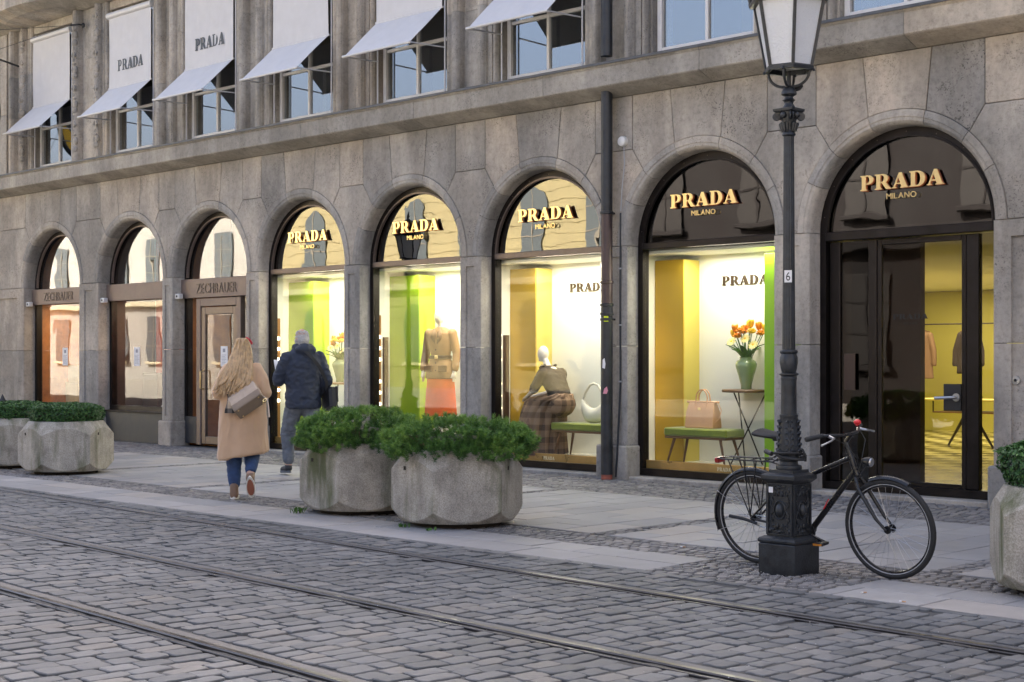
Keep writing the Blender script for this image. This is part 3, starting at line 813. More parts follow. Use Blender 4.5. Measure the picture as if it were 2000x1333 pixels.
# ------------------------------------------------------------------ arched shop windows
def arch_ring(m, r0, r1, y0, y1, n=28, zs=ZS):
    rings = []
    for i in range(n + 1):
        a = PI * i / n; cs, sn = math.cos(a), math.sin(a)
        rings.append([(r0 * cs, y0, zs + r0 * sn), (r1 * cs, y0, zs + r1 * sn), (r1 * cs, y1, zs + r1 * sn), (r0 * cs, y1, zs + r0 * sn)])
    return m.loft(rings)
def half_disc(r, z0, y0, y1, n=32):
    m = MB(); a0 = math.asin(max(-1, min(1, (z0 - ZS) / r)))
    pts = [(r * math.cos(a0 + (PI - 2 * a0) * i / n), ZS + r * math.sin(a0 + (PI - 2 * a0) * i / n)) for i in range(n + 1)]
    return m.prism(pts, y0, y1)
def arched_window(c, frame='bronze', trim='bronze_light', zb=.12, tz0=2.845, tz1=2.925, pane='shop_glass', fan='fanlight_glass', letters=True, depth=.20, no_pane=False):
    w = thing('arched_window', None, None); w.location = Vector((c, 0, 0)) + OFF; w.parent = bld
    y = depth; fr = RI - .003
    m = MB(); arch_ring(m, fr - .075, fr, y, y + .12); m.box(-fr, -fr + .075, y, y + .12, zb, ZS - .0005); m.box(fr - .075, fr, y, y + .12, zb, ZS - .0005)
    m.box(-fr + .0755, fr - .0755, y, y + .12, zb, zb + .085)
    m.build('frame', frame, w, angle=30, fix=True)
    m = MB(); arch_ring(m, fr - .098, fr - .0755, y - .012, y + .03); m.build('arch_bead', trim, w, angle=30, fix=True)
    MB().box(-fr + .076, fr - .076, y - .02, y + .10, tz0, tz1, .008).build('transom', trim if frame == 'bronze' else frame, w)
    half_disc(fr - .0765, tz1 + .001, y + .05, y + .056).build('fanlight', fan, w, smooth=False)
    if not no_pane:
        MB().box(-fr + .077, fr - .077, y + .05, y + .056, zb + .086, tz0 - .001).build('pane', pane, w, smooth=False)
    for k in range(9):   # little screws round the arch
        a = PI * (k + .5) / 9
        MB().ell(((fr - .045) * math.cos(a), y - .001, ZS + (fr - .045) * math.sin(a)), (.006, .004, .006), 8, 5).build('screw', 'bronze_light', w)
    if letters:
        for dy, mt, d in ((0, 'gold', .012), (.014, 'letter_reflection', .014)):
            pass
        word('PRADA', -.06, y + .0, 3.325, 1.0, .165, .014, 'gold', w)
        word('PRADA', -.052, y + .0155, 3.320, 1.0, .165, .012, 'letter_reflection', w)  # reddish copy set behind paints the letters' reflection in the glass
        spell('MILANO', -.06, y + .0, 3.215, .088, .012, 'gold', w, sx=1.06, gap=.012)
    return w
WIN = {}
for n_ in ('W1', 'W2', 'W3', 'W4'):
    WIN[n_] = arched_window(CX[n_], fan='fanlight_glass', zb=.05, trim='bronze' if n_ == 'W4' else 'bronze_light')
    c = CX[n_]
    part(MB().box(c - RI + .035, c + RI - .035, -.03, .36, -.05, .042, .012), 'stone_sill', 'stone_base', angle=30)
    # dark soffit box behind the fanlight
    part(MB().box(c - 1.28, c + 1.28, .62, .66, 2.84, 4.5), 'fanlight_backing', 'dark_wall', smooth=False)
    # brass skirting inside the glass with small print
    part(MB().box(c - 1.0, c + 1.0, .262, .30, .12, .235, .004), 'brass_skirting', 'brass_sill')
    for o in word('PRADA', c - .05 + (.25 if n_ == 'W4' else 0), 0.2595, .155, .20, .045, .003, 'sill_print', None): part(o)
# the tobacconist's three openings
for n_ in ('Z1', 'Z2'):
    c = CX[n_]
    w = arched_window(c, frame='bronze', trim='bronze_panel', zb=.55, tz0=2.84, tz1=2.86, pane='tobacco_pane', fan='tobacco_glass', letters=False, depth=.24)
    WIN[n_] = w
    MB().box(-RI + .004, RI - .004, .17, .235, 2.55, 2.855, .006).build('sign_band', 'bronze_panel', w)
    if n_ == 'Z1': spell('ZECHBAUER', 0, .166, 2.615, .245, .012, 'bronze_letter', w, sx=.78, gap=.028)
    MB().box(-RI + .004, RI - .004, .15, .24, -.02, .52, .006).build('base_panel', 'plinth_dark', w)
    MB().box(-RI + .004, RI - .004, .12, .26, .521, .549, .006).build('sill', 'bronze', w)
    part(MB().box(c - 1.28, c + 1.28, 1.7, 1.74, 2.9, 4.5), 'fanlight_backing', 'dark_brown', smooth=False)
c = CX['Z3']
w = arched_window(c, frame='bronze', trim='bronze_panel', zb=.06, tz0=2.84, tz1=2.86, letters=False, depth=.24, no_pane=True, fan='tobacco_glass'); WIN['Z3'] = w
MB().box(-RI + .004, RI - .004, .17, .235, 2.53, 2.855, .006).build('sign_band', 'bronze_panel', w)
spell('ZECHBAUER', 0.0, .166, 2.60, .245, .012, 'bronze_letter', w, sx=.80, gap=.03)
for x0, x1 in ((-1.0, -.66), (.66, 1.0)):
    MB().box(x0, x1, .25, .256, .5, 2.52).build('side_light', 'tobacco_pane', w, smooth=False)
    MB().box(x0, x1, .20, .25, .04, .498, .006).build('base_panel', 'plinth_dark', w)
part(MB().box(c - 1.28, c + 1.28, 1.7, 1.74, 2.9, 4.5), 'fanlight_backing', 'dark_brown', smooth=False)
d = thing('shop_door', None, None); d.parent = bld; d.location = Vector((c, .20, .02)) + OFF
m = MB()
for a in ((-.655, -.53, 0, .10, 0, 2.50), (.53, .655, 0, .10, 0, 2.50), (-.529, .529, 0, .10, 2.36, 2.50)): m.box(*a, c=.008)
m.build('door_frame', 'bronze_panel', d)
m = MB()
for a in ((-.525, -.41, .02, .08, .02, 2.35), (.41, .525, .02, .08, .02, 2.35), (-.409, .409, .02, .08, 2.22, 2.35), (-.409, .409, .02, .08, .02, .15)): m.box(*a, c=.008)
m.build('door_leaf', 'bronze_light', d)
MB().box(-.409, .409, .045, .051, .151, 2.219).build('pane', 'tobacco_pane', d, smooth=False)
MB().tube([(-.45, .02, .95), (-.45, -.05, .97), (-.45, -.05, 1.25), (-.45, .02, 1.27)], .013, 8).build('handle', 'gold', d)

# interiors of the tobacconist
for n_, back, col2 in (('Z1', 'cream_shelf', 'orange_wood'), ('Z2', 'tobacco_red', 'dark_brown'), ('Z3', 'room_grey', 'orange_wood')):
    c = CX[n_]
    part(MB().box(c - 1.20, c + 1.20, 1.3, 1.36, 0, 4.6), 'room_wall', back, smooth=False)
    part(MB().box(c - 1.235, c - 1.205, .345, 1.29, 0, 4.6), 'room_wall', col2, smooth=False)
    part(MB().box(c + 1.205, c + 1.235, .345, 1.29, 0, 4.6), 'room_wall', back, smooth=False)
    part(MB().box(c - 1.20, c + 1.20, .37, 1.29, 0, .50 if n_ != 'Z3' else .03), 'display_deck', 'cream_shelf' if n_ == 'Z1' else 'orange_wood', smooth=False)
    part(MB().box(c - 1.20, c + 1.20, .37, 1.29, 2.6, 2.66), 'display_ceiling', 'room_grey', smooth=False)
for nm, xc, y, lab in (('Z1', .05, .285, 'white notice sheet stuck inside the leftmost arched window'), ('Z2', -.2, .285, 'white notice sheet stuck inside the reddish tobacconist window'), ('Z3', .12, .243, 'white notice sheet on the glass of the tobacconist door')):
    c = CX[nm]
    o = MB().box(c + xc - .10, c + xc + .10, y, y + .003, 1.36, 1.70).build('notice', 'paper', None, smooth=False)
    tag(o, lab, 'notice', 'notices on the tobacconist glass')
    MB().box(c + xc - .035, c + xc + .035, y - .0022, y - .0008, 1.60, 1.66).build('print', 'paper_print', o, smooth=False)
    for k in range(7): MB().box(c + xc - .07, c + xc + .07 - .02 * (k % 3), y - .0022, y - .0008, 1.40 + k * .025, 1.406 + k * .025).build('print', 'paper_print', o, smooth=False)
for nm, xc, lab in (('Z1', .35, 'white leaning price card in the leftmost arched window'), ('Z2', .25, 'white leaning card on the ledge of the reddish window')):
    M = Matrix.Translation((CX[nm] + xc, .5, .51)) @ Matrix.Rotation(rad(-28), 4, 'X') @ Matrix.Rotation(rad(14), 4, 'Y')
    tag(MB().box(-.11, .11, 0, .006, 0, .36, M=M).build('card', 'paper', None, smooth=False), lab, 'card')
# boxes and jars on show
rnd = random.Random(3)
def wares(nm, items, lab):
    for k, (x, y, z, w_, h_, mt) in enumerate(items):
        o = MB().box(CX[nm] + x - w_ / 2, CX[nm] + x + w_ / 2, y, y + w_ * .7, z, z + h_, .01).build('cigar_box', mt)
        MB().box(CX[nm] + x - w_ / 2 - .004, CX[nm] + x + w_ / 2 + .004, y - .004, y + w_ * .7 + .004, z + h_ + .0005, z + h_ + .025, .004).build('lid', mt, o)
        tag(o, lab[k], 'box', 'boxes in the tobacconist windows')
wares('Z1', [(-.55, .75, .501, .5, .5, 'cream_shelf'), (-.1, .8, .501, .45, .34, 'orange_wood'), (-.5, .76, 1.03, .42, .3, 'cream_shelf'), (.6, .8, .501, .5, .8, 'orange_wood')],
      ['pale box at the left of the leftmost window, under another', 'low orange wooden box in the middle of the leftmost window', 'pale box stacked on top in the leftmost window', 'tall orange wooden box at the right of the leftmost window'])
wares('Z2', [(-.6, .8, .501, .5, .7, 'dark_brown'), (.1, .85, .501, .6, .4, 'orange_wood'), (.65, .8, .501, .45, 1.0, 'dark_brown')],
      ['dark brown box at the left of the reddish window', 'low orange wooden box in the reddish window', 'tall dark brown box at the right of the reddish window'])
# small white camera boxes on the tobacconist reveals
for n_, lab in (('Z1', 'small white box fixed beside the leftmost arch'), ('Z2', 'small white box fixed beside the middle tobacconist arch'), ('Z3', 'small white box fixed beside the tobacconist door arch')):
    o = MB().box(CX[n_] - RI - .005, CX[n_] - RI + .12, .05, .14, 2.52, 2.61, .01).build('alarm_box', 'white_plastic')
    MB().ell((CX[n_] - RI + .06, .048, 2.565), (.02, .012, .02), 10, 6).build('lens', 'iron_dark', o)
    tag(o, lab, 'alarm box', 'small white boxes by the arches')

# ------------------------------------------------------------------ entrance under the last arch
c = CX['D']
e = arched_window(c, zb=.05, tz0=2.80, tz1=2.90, depth=.20, no_pane=True, trim='bronze'); WIN['D'] = e
part(MB().box(c - RI + .035, c + RI - .035, -.03, .40, -.05, .045, .01), 'stone_sill', 'stone_base', angle=30)
m = MB()
for x0, x1 in ((-.99, -.86), (-.50, -.40), (.66, .80), (.975, 1.0)): m.box(x0, x1, .26, .34, .136, 2.79, .006)
m.build('mullion', 'bronze', e)
MB().box(-.855, -.505, .29, .296, .14, 2.79).build('side_pane', 'tint_glass', e, smooth=False)
MB().box(.805, .97, .29, .296, .14, 2.79).build('side_pane', 'door_glass', e, smooth=False)
part(MB().box(c - 1.28, c + 1.28, .62, .66, 2.84, 4.5), 'fanlight_backing', 'dark_wall', smooth=False)
dr = thing('entrance_door', None, None); dr.parent = bld; dr.location = Vector((c, .27, .09)) + OFF
m = MB()
for a in ((-.395, -.345, 0, .05, 0, 2.70), (.60, .655, 0, .05, 0, 2.70), (-.344, .599, 0, .05, 2.64, 2.70), (-.344, .599, 0, .05, 0, .09)): m.box(*a, c=.006)
m.build('door_leaf', 'bronze', dr)
MB().box(-.344, .599, .02, .026, .0905, 2.639).build('pane', 'door_glass', dr, smooth=False)
MB().box(.40, .599, -.012, .018, .86, 1.14, .004).build('lock_plate', 'iron_dark', dr)
MB().lathe([(.0, 0), (.042, 0), (.042, .012), (.0, .014)], 18, M=Matrix.Translation((.55, -.013, 1.0)) @ Matrix.Rotation(PI / 2, 4, 'X')).build('rosette', 'bike_steel', dr)
MB().tube([(.55, -.02, 1.0), (.55, -.07, 1.0), (.52, -.085, 1.0), (.34, -.085, .99)], [.014, .014, .016, .019], 10).build('handle', 'bike_steel', dr)
word('PRADA', -.0, .012, 1.83, .42, .055, .002, 'dark_wall', dr)
spell('MILANO', 0, .012, 1.77, .035, .002, 'dark_wall', dr, gap=.01)
MB().box(-.80, -.66, .25, .258, 1.15, 1.55).build('notice', 'dark_brown', e, smooth=False)
# shop interior behind the entrance
part(MB().box(-17.0, c + 1.5, .42, 14.6, 0, .03), 'shop_floor', 'check_tiles', smooth=False)
part(MB().box(-17.0, c + 1.5, 13.6, 13.7, .03, 2.85), 'shop_wall', 'shop_yellow', smooth=False)
part(MB().box(c + 1.3, c + 1.36, .40, 13.59, .03, 2.85), 'shop_wall', 'shop_yellow', smooth=False)
part(MB().box(-17.0, -16.9, 1.4, 13.59, .03, 2.85), 'shop_wall', 'shop_yellow', smooth=False)
part(MB().box(c - 1.30, c - .40, 1.2, 1.3, .05, 2.84), 'partition', 'dark_brown', smooth=False)
part(MB().box(-17.0, c + 1.5, .42, 14.6, 2.86, 2.95), 'shop_ceiling', 'white_wall', smooth=False)
# ================================================================== WINDOW DISPLAYS
DK = 0.20                       # display deck
def area_light(name, loc, sx, sy, w, col=(1, .92, .77), rot=(0, 0, 0)):
    d = bpy.data.lights.new(name, 'AREA'); d.shape = 'RECTANGLE'; d.size = sx; d.size_y = sy; d.energy = w; d.color = col
    o = link(name, d); o.location = loc; o.rotation_euler = rot
    return o
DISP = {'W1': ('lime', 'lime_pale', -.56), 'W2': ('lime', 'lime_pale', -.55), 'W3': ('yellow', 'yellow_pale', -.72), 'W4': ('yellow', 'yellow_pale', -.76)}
for n_, (c1, c2, xe) in DISP.items():
    c = CX[n_]
    part(MB().box(c - 1.22, c + 1.22, .345, 1.03, .03, DK), 'display_deck', 'display_floor', smooth=False)
    part(MB().box(c - 1.28, c + 1.28, 1.031, 1.09, .03, 2.835), 'display_back', 'white_wall', smooth=False)
    part(MB().box(c - 1.27, c - 1.221, .345, 1.03, .03, 2.835), 'display_side', 'white_wall', smooth=False)
    part(MB().box(c + 1.221, c + 1.27, .345, 1.03, .03, 2.835), 'display_side', 'white_wall', smooth=False)
    part(MB().box(c - 1.22, c + 1.22, .345, 1.03, 2.80, 2.835), 'display_ceiling', 'white_wall', smooth=False)
    # folded coloured screen: a broad face and a narrower, paler return
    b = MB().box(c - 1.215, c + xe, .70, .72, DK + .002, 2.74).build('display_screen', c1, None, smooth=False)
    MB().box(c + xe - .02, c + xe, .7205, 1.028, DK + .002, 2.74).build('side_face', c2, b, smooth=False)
    tag(b, {'W1': 'lime green display screen behind the man in navy jacket', 'W2': 'lime green display screen beside the standing mannequin', 'W3': 'golden yellow display screen behind the seated mannequin', 'W4': 'golden yellow display screen behind the tan handbag'}[n_], 'display screen', 'coloured screens in the shop windows')
    # strip of round bulbs down the left side
    s = thing('bulb_strip', {'W1': 'row of warm round bulbs at the left edge of the flower window', 'W2': 'row of warm round bulbs left of the standing mannequin', 'W3': 'row of warm round bulbs left of the seated mannequin', 'W4': 'row of warm round bulbs at the left of the tan handbag window'}[n_], 'light strip', (c - 1.22, .46, DK), 0, 'bulb strips in the shop windows')
    MB().box(.001, .02, -.06, .06, 0, 1.95, .004).build('backing', 'copper_strip', s)
    if n_ in ('W2', 'W3'): MB().box(.001, .03, .10, .20, 0, 1.62, .004).build('dark_panel', 'dark_brown', s)
    for z in (1.62, 1.45, 1.28, .95, .78, .61):
        bl = MB().ell((.045, 0, z), (.028, .028, .028), 12, 8).build('bulb', 'bulb', s)
        MB().lathe([(.0, 0), (.022, 0), (.024, .01), (.0, .012)], 12, M=Matrix.Translation((.0202, 0, z)) @ Matrix.Rotation(PI / 2, 4, 'Y')).build('socket', 'gold', bl)
    area_light('display_light', (c + .25, .60, 2.77), 1.7, .30, 7)
    area_light('display_light', (c + .35, .37, 2.70), 1.5, .06, 4.5, rot=(rad(-62), 0, 0))
for n_, pw in (('Z1', 5.0), ('Z2', 5.5), ('Z3', 1.5)): area_light('display_light', (CX[n_], .8, 2.58), 1.6, .4, pw, (1, .80, .52))  # warm fill lights added so the tobacconist interiors show through the glass
# green block at the right of the handbag window
o = MB().box(-10.30, -9.635, .58, 1.028, DK + .002, 2.74, .004).build('display_block', 'green_panel'); tag(o, 'bright green upright panel at the right of the handbag window', 'display panel')
MB().box(-10.302, -10.3005, .60, 1.02, DK + .004, 2.735).build('edge_strip', 'lime', o, smooth=False)
for n_, xc in (('W3', -13.46), ('W4', -10.87)):
    g = thing('wall_lettering', 'dark bronze letters on the white wall behind the ' + ('seated mannequin' if n_ == 'W3' else 'vase of yellow flowers'), 'lettering', (xc, 1.022, 2.41), 0, 'letters on the display walls')
    word('PRADA', -.03, 0, 0, .70, .115, .014, 'letter_dark', g)

def flower_vase(loc, label, seed, sc=1.0):
    v = thing('flower_vase', label, 'vase', loc, 0, 'vases of yellow flowers')
    rnd = random.Random(seed)
    MB().lathe([(.0, .0), (.055, .0), (.06, .01), (.062, .05), (.09, .16), (.118, .25), (.122, .285), (.105, .32), (.075, .338), (.07, .35), (.078, .362), (.066, .362), (.058, .345), (.0, .33)], 32).build('vase', 'vase_green', v)
    heads = [(-.17, 0, .60, 't'), (-.12, -.04, .66, 't'), (.02, .04, .70, 't'), (.08, -.02, .71, 't'), (.16, .02, .68, 't'), (.20, .0, .61, 'p'), (-.06, -.08, .58, 'p'), (.05, -.09, .57, 'g'), (-.16, -.06, .54, 'g'), (.15, -.08, .50, 'g'), (-.02, 0, .67, 'p'), (.12, -.06, .63, 'p'), (-.08, .06, .63, 'p'), (.22, .05, .66, 't'), (.0, -.10, .64, 'p')]
    st = MB()
    for x, y, z, k in heads:
        st.tube([(x * .15, y * .15, .30), (x * .45, y * .4, .42), (x, y, z)], .005, 5)
    st.build('stems', 'stem_green', v)
    lf = MB()
    for k in range(13):
        a = rnd.uniform(0, 2 * PI) if k > 5 else (-PI / 2 + (k - 2.5) * .7); ln = rnd.uniform(.17, .30); w = rnd.uniform(.025, .045); d = Vector((math.cos(a), math.sin(a), 0)); s_ = Vector((-d.y, d.x, 0))
        pts = []
        for i in range(6):
            f = i / 5; pc = d * (.03 + .15 * f * f + .05 * f) + Vector((0, 0, .33 + ln * (f - .35 * f * f)))
            ww = w * math.sin(PI * min(.97, .15 + f * .83))
            pts.append((pc - s_ * ww, pc + Vector((0, 0, -.006)), pc + s_ * ww))
        vs = [tuple(p) for r in pts for p in r]; fs = []
        for i in range(5):
            for j in range(2): q = i * 3 + j; fs.append((q, q + 1, q + 4, q + 3))
        lf.add(vs, fs)
    o = lf.build('leaves', 'stem_green', v); so = o.modifiers.new('s', 'SOLIDIFY'); so.thickness = .003
    for x, y, z, k in heads:
        m = MB()
        if k == 't':
            for i in range(6):
                a = 2 * PI * i / 6; M = Matrix.Translation((x, y, z)) @ Matrix.Rotation(rnd.uniform(-.3, .3), 4, 'X') @ Matrix.Rotation(a, 4, 'Z') @ Matrix.Rotation(rad(10), 4, 'Y')
                m.ell((.016, 0, .035), (.014, .022, .045), 8, 6, M=M)
            m.build('flower', rnd.choice(['petal_yellow', 'petal_yellow', 'petal_orange']), v)
        elif k == 'p':
            for i in range(14):
                a = 2.4 * i; rr = .012 + .035 * (i / 14) ** .5; M = Matrix.Translation((x, y, z)) @ Matrix.Rotation(a, 4, 'Z') @ Matrix.Rotation(rad(20 + 55 * i / 14), 4, 'Y')
                m.ell((0, 0, .03), (.010, .024, .034), 8, 5, M=M)
            m.build('flower', rnd.choice(['petal_orange', 'petal_yellow']), v)
        else:
            B = Matrix.Translation((x, y, z)) @ Matrix.Rotation(rad(55), 4, 'X') @ Matrix.Rotation(rnd.uniform(-.3, .5), 4, 'Y')
            for i in range(16):
                M = B @ Matrix.Rotation(2 * PI * i / 16, 4, 'Z')
                m.ell((.036, 0, .004 * (i % 2)), (.028, .0085, .004), 8, 4, M=M)
            fl = m.build('flower', 'petal_cream', v)
            MB().ell((0, 0, .004), (.016, .016, .008), 10, 5, M=B).build('flower_centre', 'petal_yellow', fl)
    v.scale = (sc, sc, sc)
    return v
def rod_table(loc, label):
    t = thing('side_table', label, 'table', loc, 0, 'round display tables')
    MB().lathe([(.0, .885), (.285, .885), (.295, .893), (.295, .912), (.288, .92), (.0, .92)], 36).build('tabletop', 'walnut', t)
    for k in range(3):
        a = 2 * PI * k / 3 + .5; b = a + PI * .86
        MB().tube([(.24 * math.cos(a), .24 * math.sin(a), .884), (.22 * math.cos(b), .22 * math.sin(b), .003)], .009, 8).build('leg', 'dark_metal', t)
    return t
def bench(loc, ln, label):
    b = thing('bench', label, 'bench', loc, 0, 'green velvet benches')
    h = ln / 2
    MB().box(-h, h, -.19, .19, .345, .445, .018).build('seat', 'velvet_green', b)
    MB().box(-h + .01, h - .01, -.18, .18, .315, .344, .006).build('seat_frame', 'walnut', b)
    for sx in (-1, 1):
        for sy in (-1, 1):
            MB().tube([(sx * (h - .13), sy * .13, .316), (sx * (h - .04), sy * .165, .002)], [.02, .011], 10).build('leg', 'walnut', b)
    return b
bench((-11.15, .52, DK), .96, 'green velvet bench with splayed legs under the tan handbag')
rod_table((-10.72, .80, DK), 'round walnut table on crossed rods under the vase of yellow flowers')
flower_vase((-10.72, .80, DK + .921), 'pale green vase of yellow and orange flowers beside the tan handbag', 1, 1.08)
rod_table((-18.50, .72, DK), 'round walnut table on crossed rods behind the man in navy jacket')
flower_vase((-18.50, .72, DK + .921), 'pale green vase of cream and orange flowers behind the man in navy jacket', 5)
bench((-18.35, .52, DK), .70, 'green velvet bench in the flower window behind the man')
# tan handbag
g = thing('handbag', 'tan leather structured handbag with two handles on the green bench', 'handbag', (-11.16, .52, DK + .446), 0)
MB().loft([[(-w, -d, z), (w, -d, z), (w, d, z), (-w, d, z)] for z, w, d in ((0, .205, .085), (.012, .212, .092), (.20, .205, .07), (.30, .19, .035), (.31, .185, .03))]).build('body', 'tan_leather', g, angle=25)
MB().box(-.235, .235, -.03, .03, .305, .33, .008).build('flap', 'tan_leather', g)
for y in (-.045, .045):
    MB().tube([(-.085, y * 1.3, .22), (-.085, y * .7, .33)] + [(-.085 * math.cos(PI * i / 10), y * .6, .36 + .11 * math.sin(PI * i / 10)) for i in range(11)] + [(.085, y * .7, .33), (.085, y * 1.3, .22)], .008, 8).build('handle', 'tan_leather', g)
MB().tube([(.23, 0, .31), (.275, .0, .22), (.262, -.02, .12), (.225, -.06, .07)], .006, 6).build('strap', 'tan_leather', g)
MB().box(-.02, .02, -.082, -.075, .22, .25, .003).build('clasp', 'gold', g)

# mannequin in a tan jacket and orange skirt
X2, Y2, P2 = -15.95, .55, .40
podium = MB().box(X2 - .28, X2 + .3, Y2 - .16, Y2 + .26, DK + .002, P2 - .001, .006).build('podium', 'white_wall'); tag(podium, 'low white podium under the standing mannequin', 'podium')
def egg_head(m, c, r=(.075, .098, .118), M=None):
    m.ell(c, r, 20, 14, M)
mb = MB()
limb(mb, [(-.09, 0, .92), (-.085, .0, .48), (-.08, .02, .09)], [.085, .055, .035]); limb(mb, [(.09, 0, .92), (.085, -.02, .48), (.08, -.01, .09)], [.085, .055, .035])
for s in (-1, 1): limb(mb, [(s * .08, 0, .06), (s * .085, -.14, .03)], [.032, .026])
mb.ell((0, 0, .98), (.165, .11, .16)); mb.ell((0, 0, 1.18), (.12, .09, .18)); mb.ell((0, 0, 1.36), (.165, .10, .17)); 
limb(mb, [(0, .0, 1.45), (0, -.01, 1.62)], [.055, .045]); mb.ell((-.01, -.02, 1.70), (.072, .092, .112)); limb(mb, [(-.02, -.10, 1.69), (-.02, -.108, 1.68)], [.014, .012])
for s in (-1, 1):
    limb(mb, [(s * .19, 0, 1.46), (s * .245, .02, 1.18), (s * .255, -.05, .93)], [.05, .04, .03])
    limb(mb, [(s * .255, -.05, .93), (s * .257, -.07, .84)], [.03, .034])
    for k in range(4): limb(mb, [(s * .257, -.10 + .022 * k, .84), (s * .254, -.105 + .022 * k, .765 - .01 * (k in (1, 2)))], [.010, .007], 6)
    limb(mb, [(s * .245, -.10, .87), (s * .232, -.125, .81)], [.011, .008], 6)
body = fuse(mb, 'mannequin', 'mannequin', None, .011, 3)
body.location = (X2, Y2, P2); body.rotation_euler = (0, 0, rad(18))
tag(body, 'standing cream mannequin in belted tan jacket and orange skirt', 'mannequin')
mb = MB()
def ring(cx, cy_, z, a, b, n=28, f=None):
    return [(cx + a * math.cos(2 * PI * k / n) * (f(k / n) if f else 1), cy_ + b * math.sin(2 * PI * k / n) * (f(k / n) if f else 1), z) for k in range(n)]
mb.loft([ring(0, 0, z, a, b) for z, a, b in ((.80, .235, .165), (.90, .23, .16), (1.02, .195, .135), (1.10, .158, .115), (1.14, .152, .112), (1.25, .175, .13), (1.38, .20, .135), (1.46, .195, .12), (1.52, .13, .09), (1.55, .07, .065))])
for s in (-1, 1): limb(mb, [(s * .19, 0, 1.455), (s * .255, .02, 1.17), (s * .265, -.045, .95)], [.075, .062, .052])
jk = fuse(mb, 'jacket', 'tan_jacket', body, .011, 3)
m = MB()
for s in (-1, 1):
    m.add([(s * .015, -.142, 1.30), (s * .10, -.135, 1.40), (s * .055, -.11, 1.53), (s * .005, -.125, 1.47)], [(0, 1, 2, 3) if s > 0 else (3, 2, 1, 0)])
o = m.build('lapels', 'jacket_dark', jk); so = o.modifiers.new('s', 'SOLIDIFY'); so.thickness = .012
for x0, x1 in ((-.19, -.05), (.05, .19)): MB().box(x0, x1, -.176, -.14, .90, 1.00, .01).build('pocket', 'jacket_dark', jk)
MB().loft([ring(0, 0, z, a, b) for z, a, b in ((1.09, .169, .127), (1.092, .174, .132), (1.138, .172, .130), (1.14, .166, .124))]).build('belt', 'belt', body)
MB().box(-.025, .025, -.145, -.13, 1.09, 1.14, .004).build('buckle', 'gold', body)
MB().loft([ring(0, 0, z, a, b) for z, a, b in ((.26, .245, .185), (.265, .25, .19), (.55, .232, .172), (.79, .212, .15), (.86, .20, .14))]).build('skirt', 'orange_skirt', body)
for z in (1.22, 1.03, .92): MB().ell((0, -.150 if z > 1.1 else -.152, z), (.011, .006, .011), 8, 5).build('button', 'belt', jk)
for s in (-1, 1): MB().box(s * .08 - .03, s * .08 + .03, -.16, .05, -.0, .028, .006).build('shoe', 'belt', body)

# seated mannequin, facing left along the glass: local +y is its front
sm = MB()
sm.ell((0, 0, .68), (.17, .15, .14)); sm.ell((0, .09, .87), (.13, .10, .18)); sm.ell((0, .20, 1.04), (.155, .10, .15))
limb(sm, [(0, .27, 1.15), (0, .33, 1.26)], [.05, .043]); sm.ell((0, .385, 1.36), (.07, .09, .11)); limb(sm, [(0, .455, 1.35), (0, .483, 1.325)], [.02, .012]); limb(sm, [(0, .425, 1.28), (0, .45, 1.275)], [.03, .024])
for s in (-1, 1):
    limb(sm, [(s * .09, .02, .66), (s * .10, .50, .66), (s * .10, .50, .10)], [.085, .058, .04]); limb(sm, [(s * .10, .50, .06), (s * .10, .62, .03)], [.035, .027])
    limb(sm, [(s * .17, .20, 1.10), (s * .23, .32, .86), (s * .09, .58, .80)], [.05, .042, .028])
    limb(sm, [(s * .09, .58, .80), (s * .05, .66, .77)], [.028, .032])
    for k in range(4): limb(sm, [(s * (.02 + .02 * k), .67, .77), (s * (.01 + .02 * k), .73, .745), (s * (.005 + .02 * k), .755, .70)], [.010, .009, .007], 6)
    limb(sm, [(s * .08, .63, .78), (s * .09, .68, .76)], [.011, .008], 6)
sb = fuse(sm, 'mannequin', 'mannequin', None, .011, 3)
sb.location = (-13.52, .52, DK); sb.rotation_euler = (0, 0, rad(84))
tag(sb, 'seated cream mannequin in dark brown blouse and long pleated skirt', 'mannequin')
mb = MB()
mb.loft([[(q_[0], q_[1] + dy, q_[2]) for q_ in ring(0, 0, z, a, b)] for z, a, b, dy in ((.70, .180, .155, .01), (.83, .170, .145, .06), (.96, .188, .15, .14), (1.08, .20, .14, .20), (1.14, .178, .12, .235), (1.20, .08, .075, .285))])
for s in (-1, 1): limb(mb, [(s * .165, .20, 1.09), (s * .235, .30, .89)], [.078, .066])
bl = fuse(mb, 'blouse', 'brown_blouse', sb, .011, 3); wrinkle(bl, .004, (9, 9, 9), 4)
m = MB()
for s in (-1, 1): m.tube([(s * .03, .37, 1.20), (s * .09, .34, 1.17), (s * .10, .23, 1.21)], .018, 6)
m.build('collar', 'brown_blouse', bl)
m = MB()
for s in (-1, 1):
    m.tube([(s * (.235 + .068 * math.cos(t)), .30 + .070 * math.sin(t), .845) for t in [2 * PI * k / 14 for k in range(14)]], .004, 5, closed=True)
    m.tube([(s * .10, .06, 1.04), (s * .06, .07, 1.0), (s * .09, .03, .95), (s * .05, .0, .90)], .003, 5)
m.build('piping', 'white_piping', bl)
rings = []
for i, (z, y, a, b) in enumerate(((.82, -.02, .15, .12), (.785, .06, .19, .21), (.76, .20, .225, .36), (.715, .29, .25, .385), (.56, .37, .285, .33), (.30, .41, .325, .31), (.06, .43, .37, .32), (.012, .43, .375, .325))):
    pl_ = .02 + .13 * i / 7
    rings.append([(a * math.cos(t) * (1 + pl_ * (abs(math.sin(t * 7 + .10 * i)) - .5)), y + b * math.sin(t) * (1 + pl_ * (abs(math.sin(t * 7 + .10 * i)) - .5)), z + .012 * math.sin(6 * t + i)) for t in [2 * PI * k / 128 for k in range(128)]])
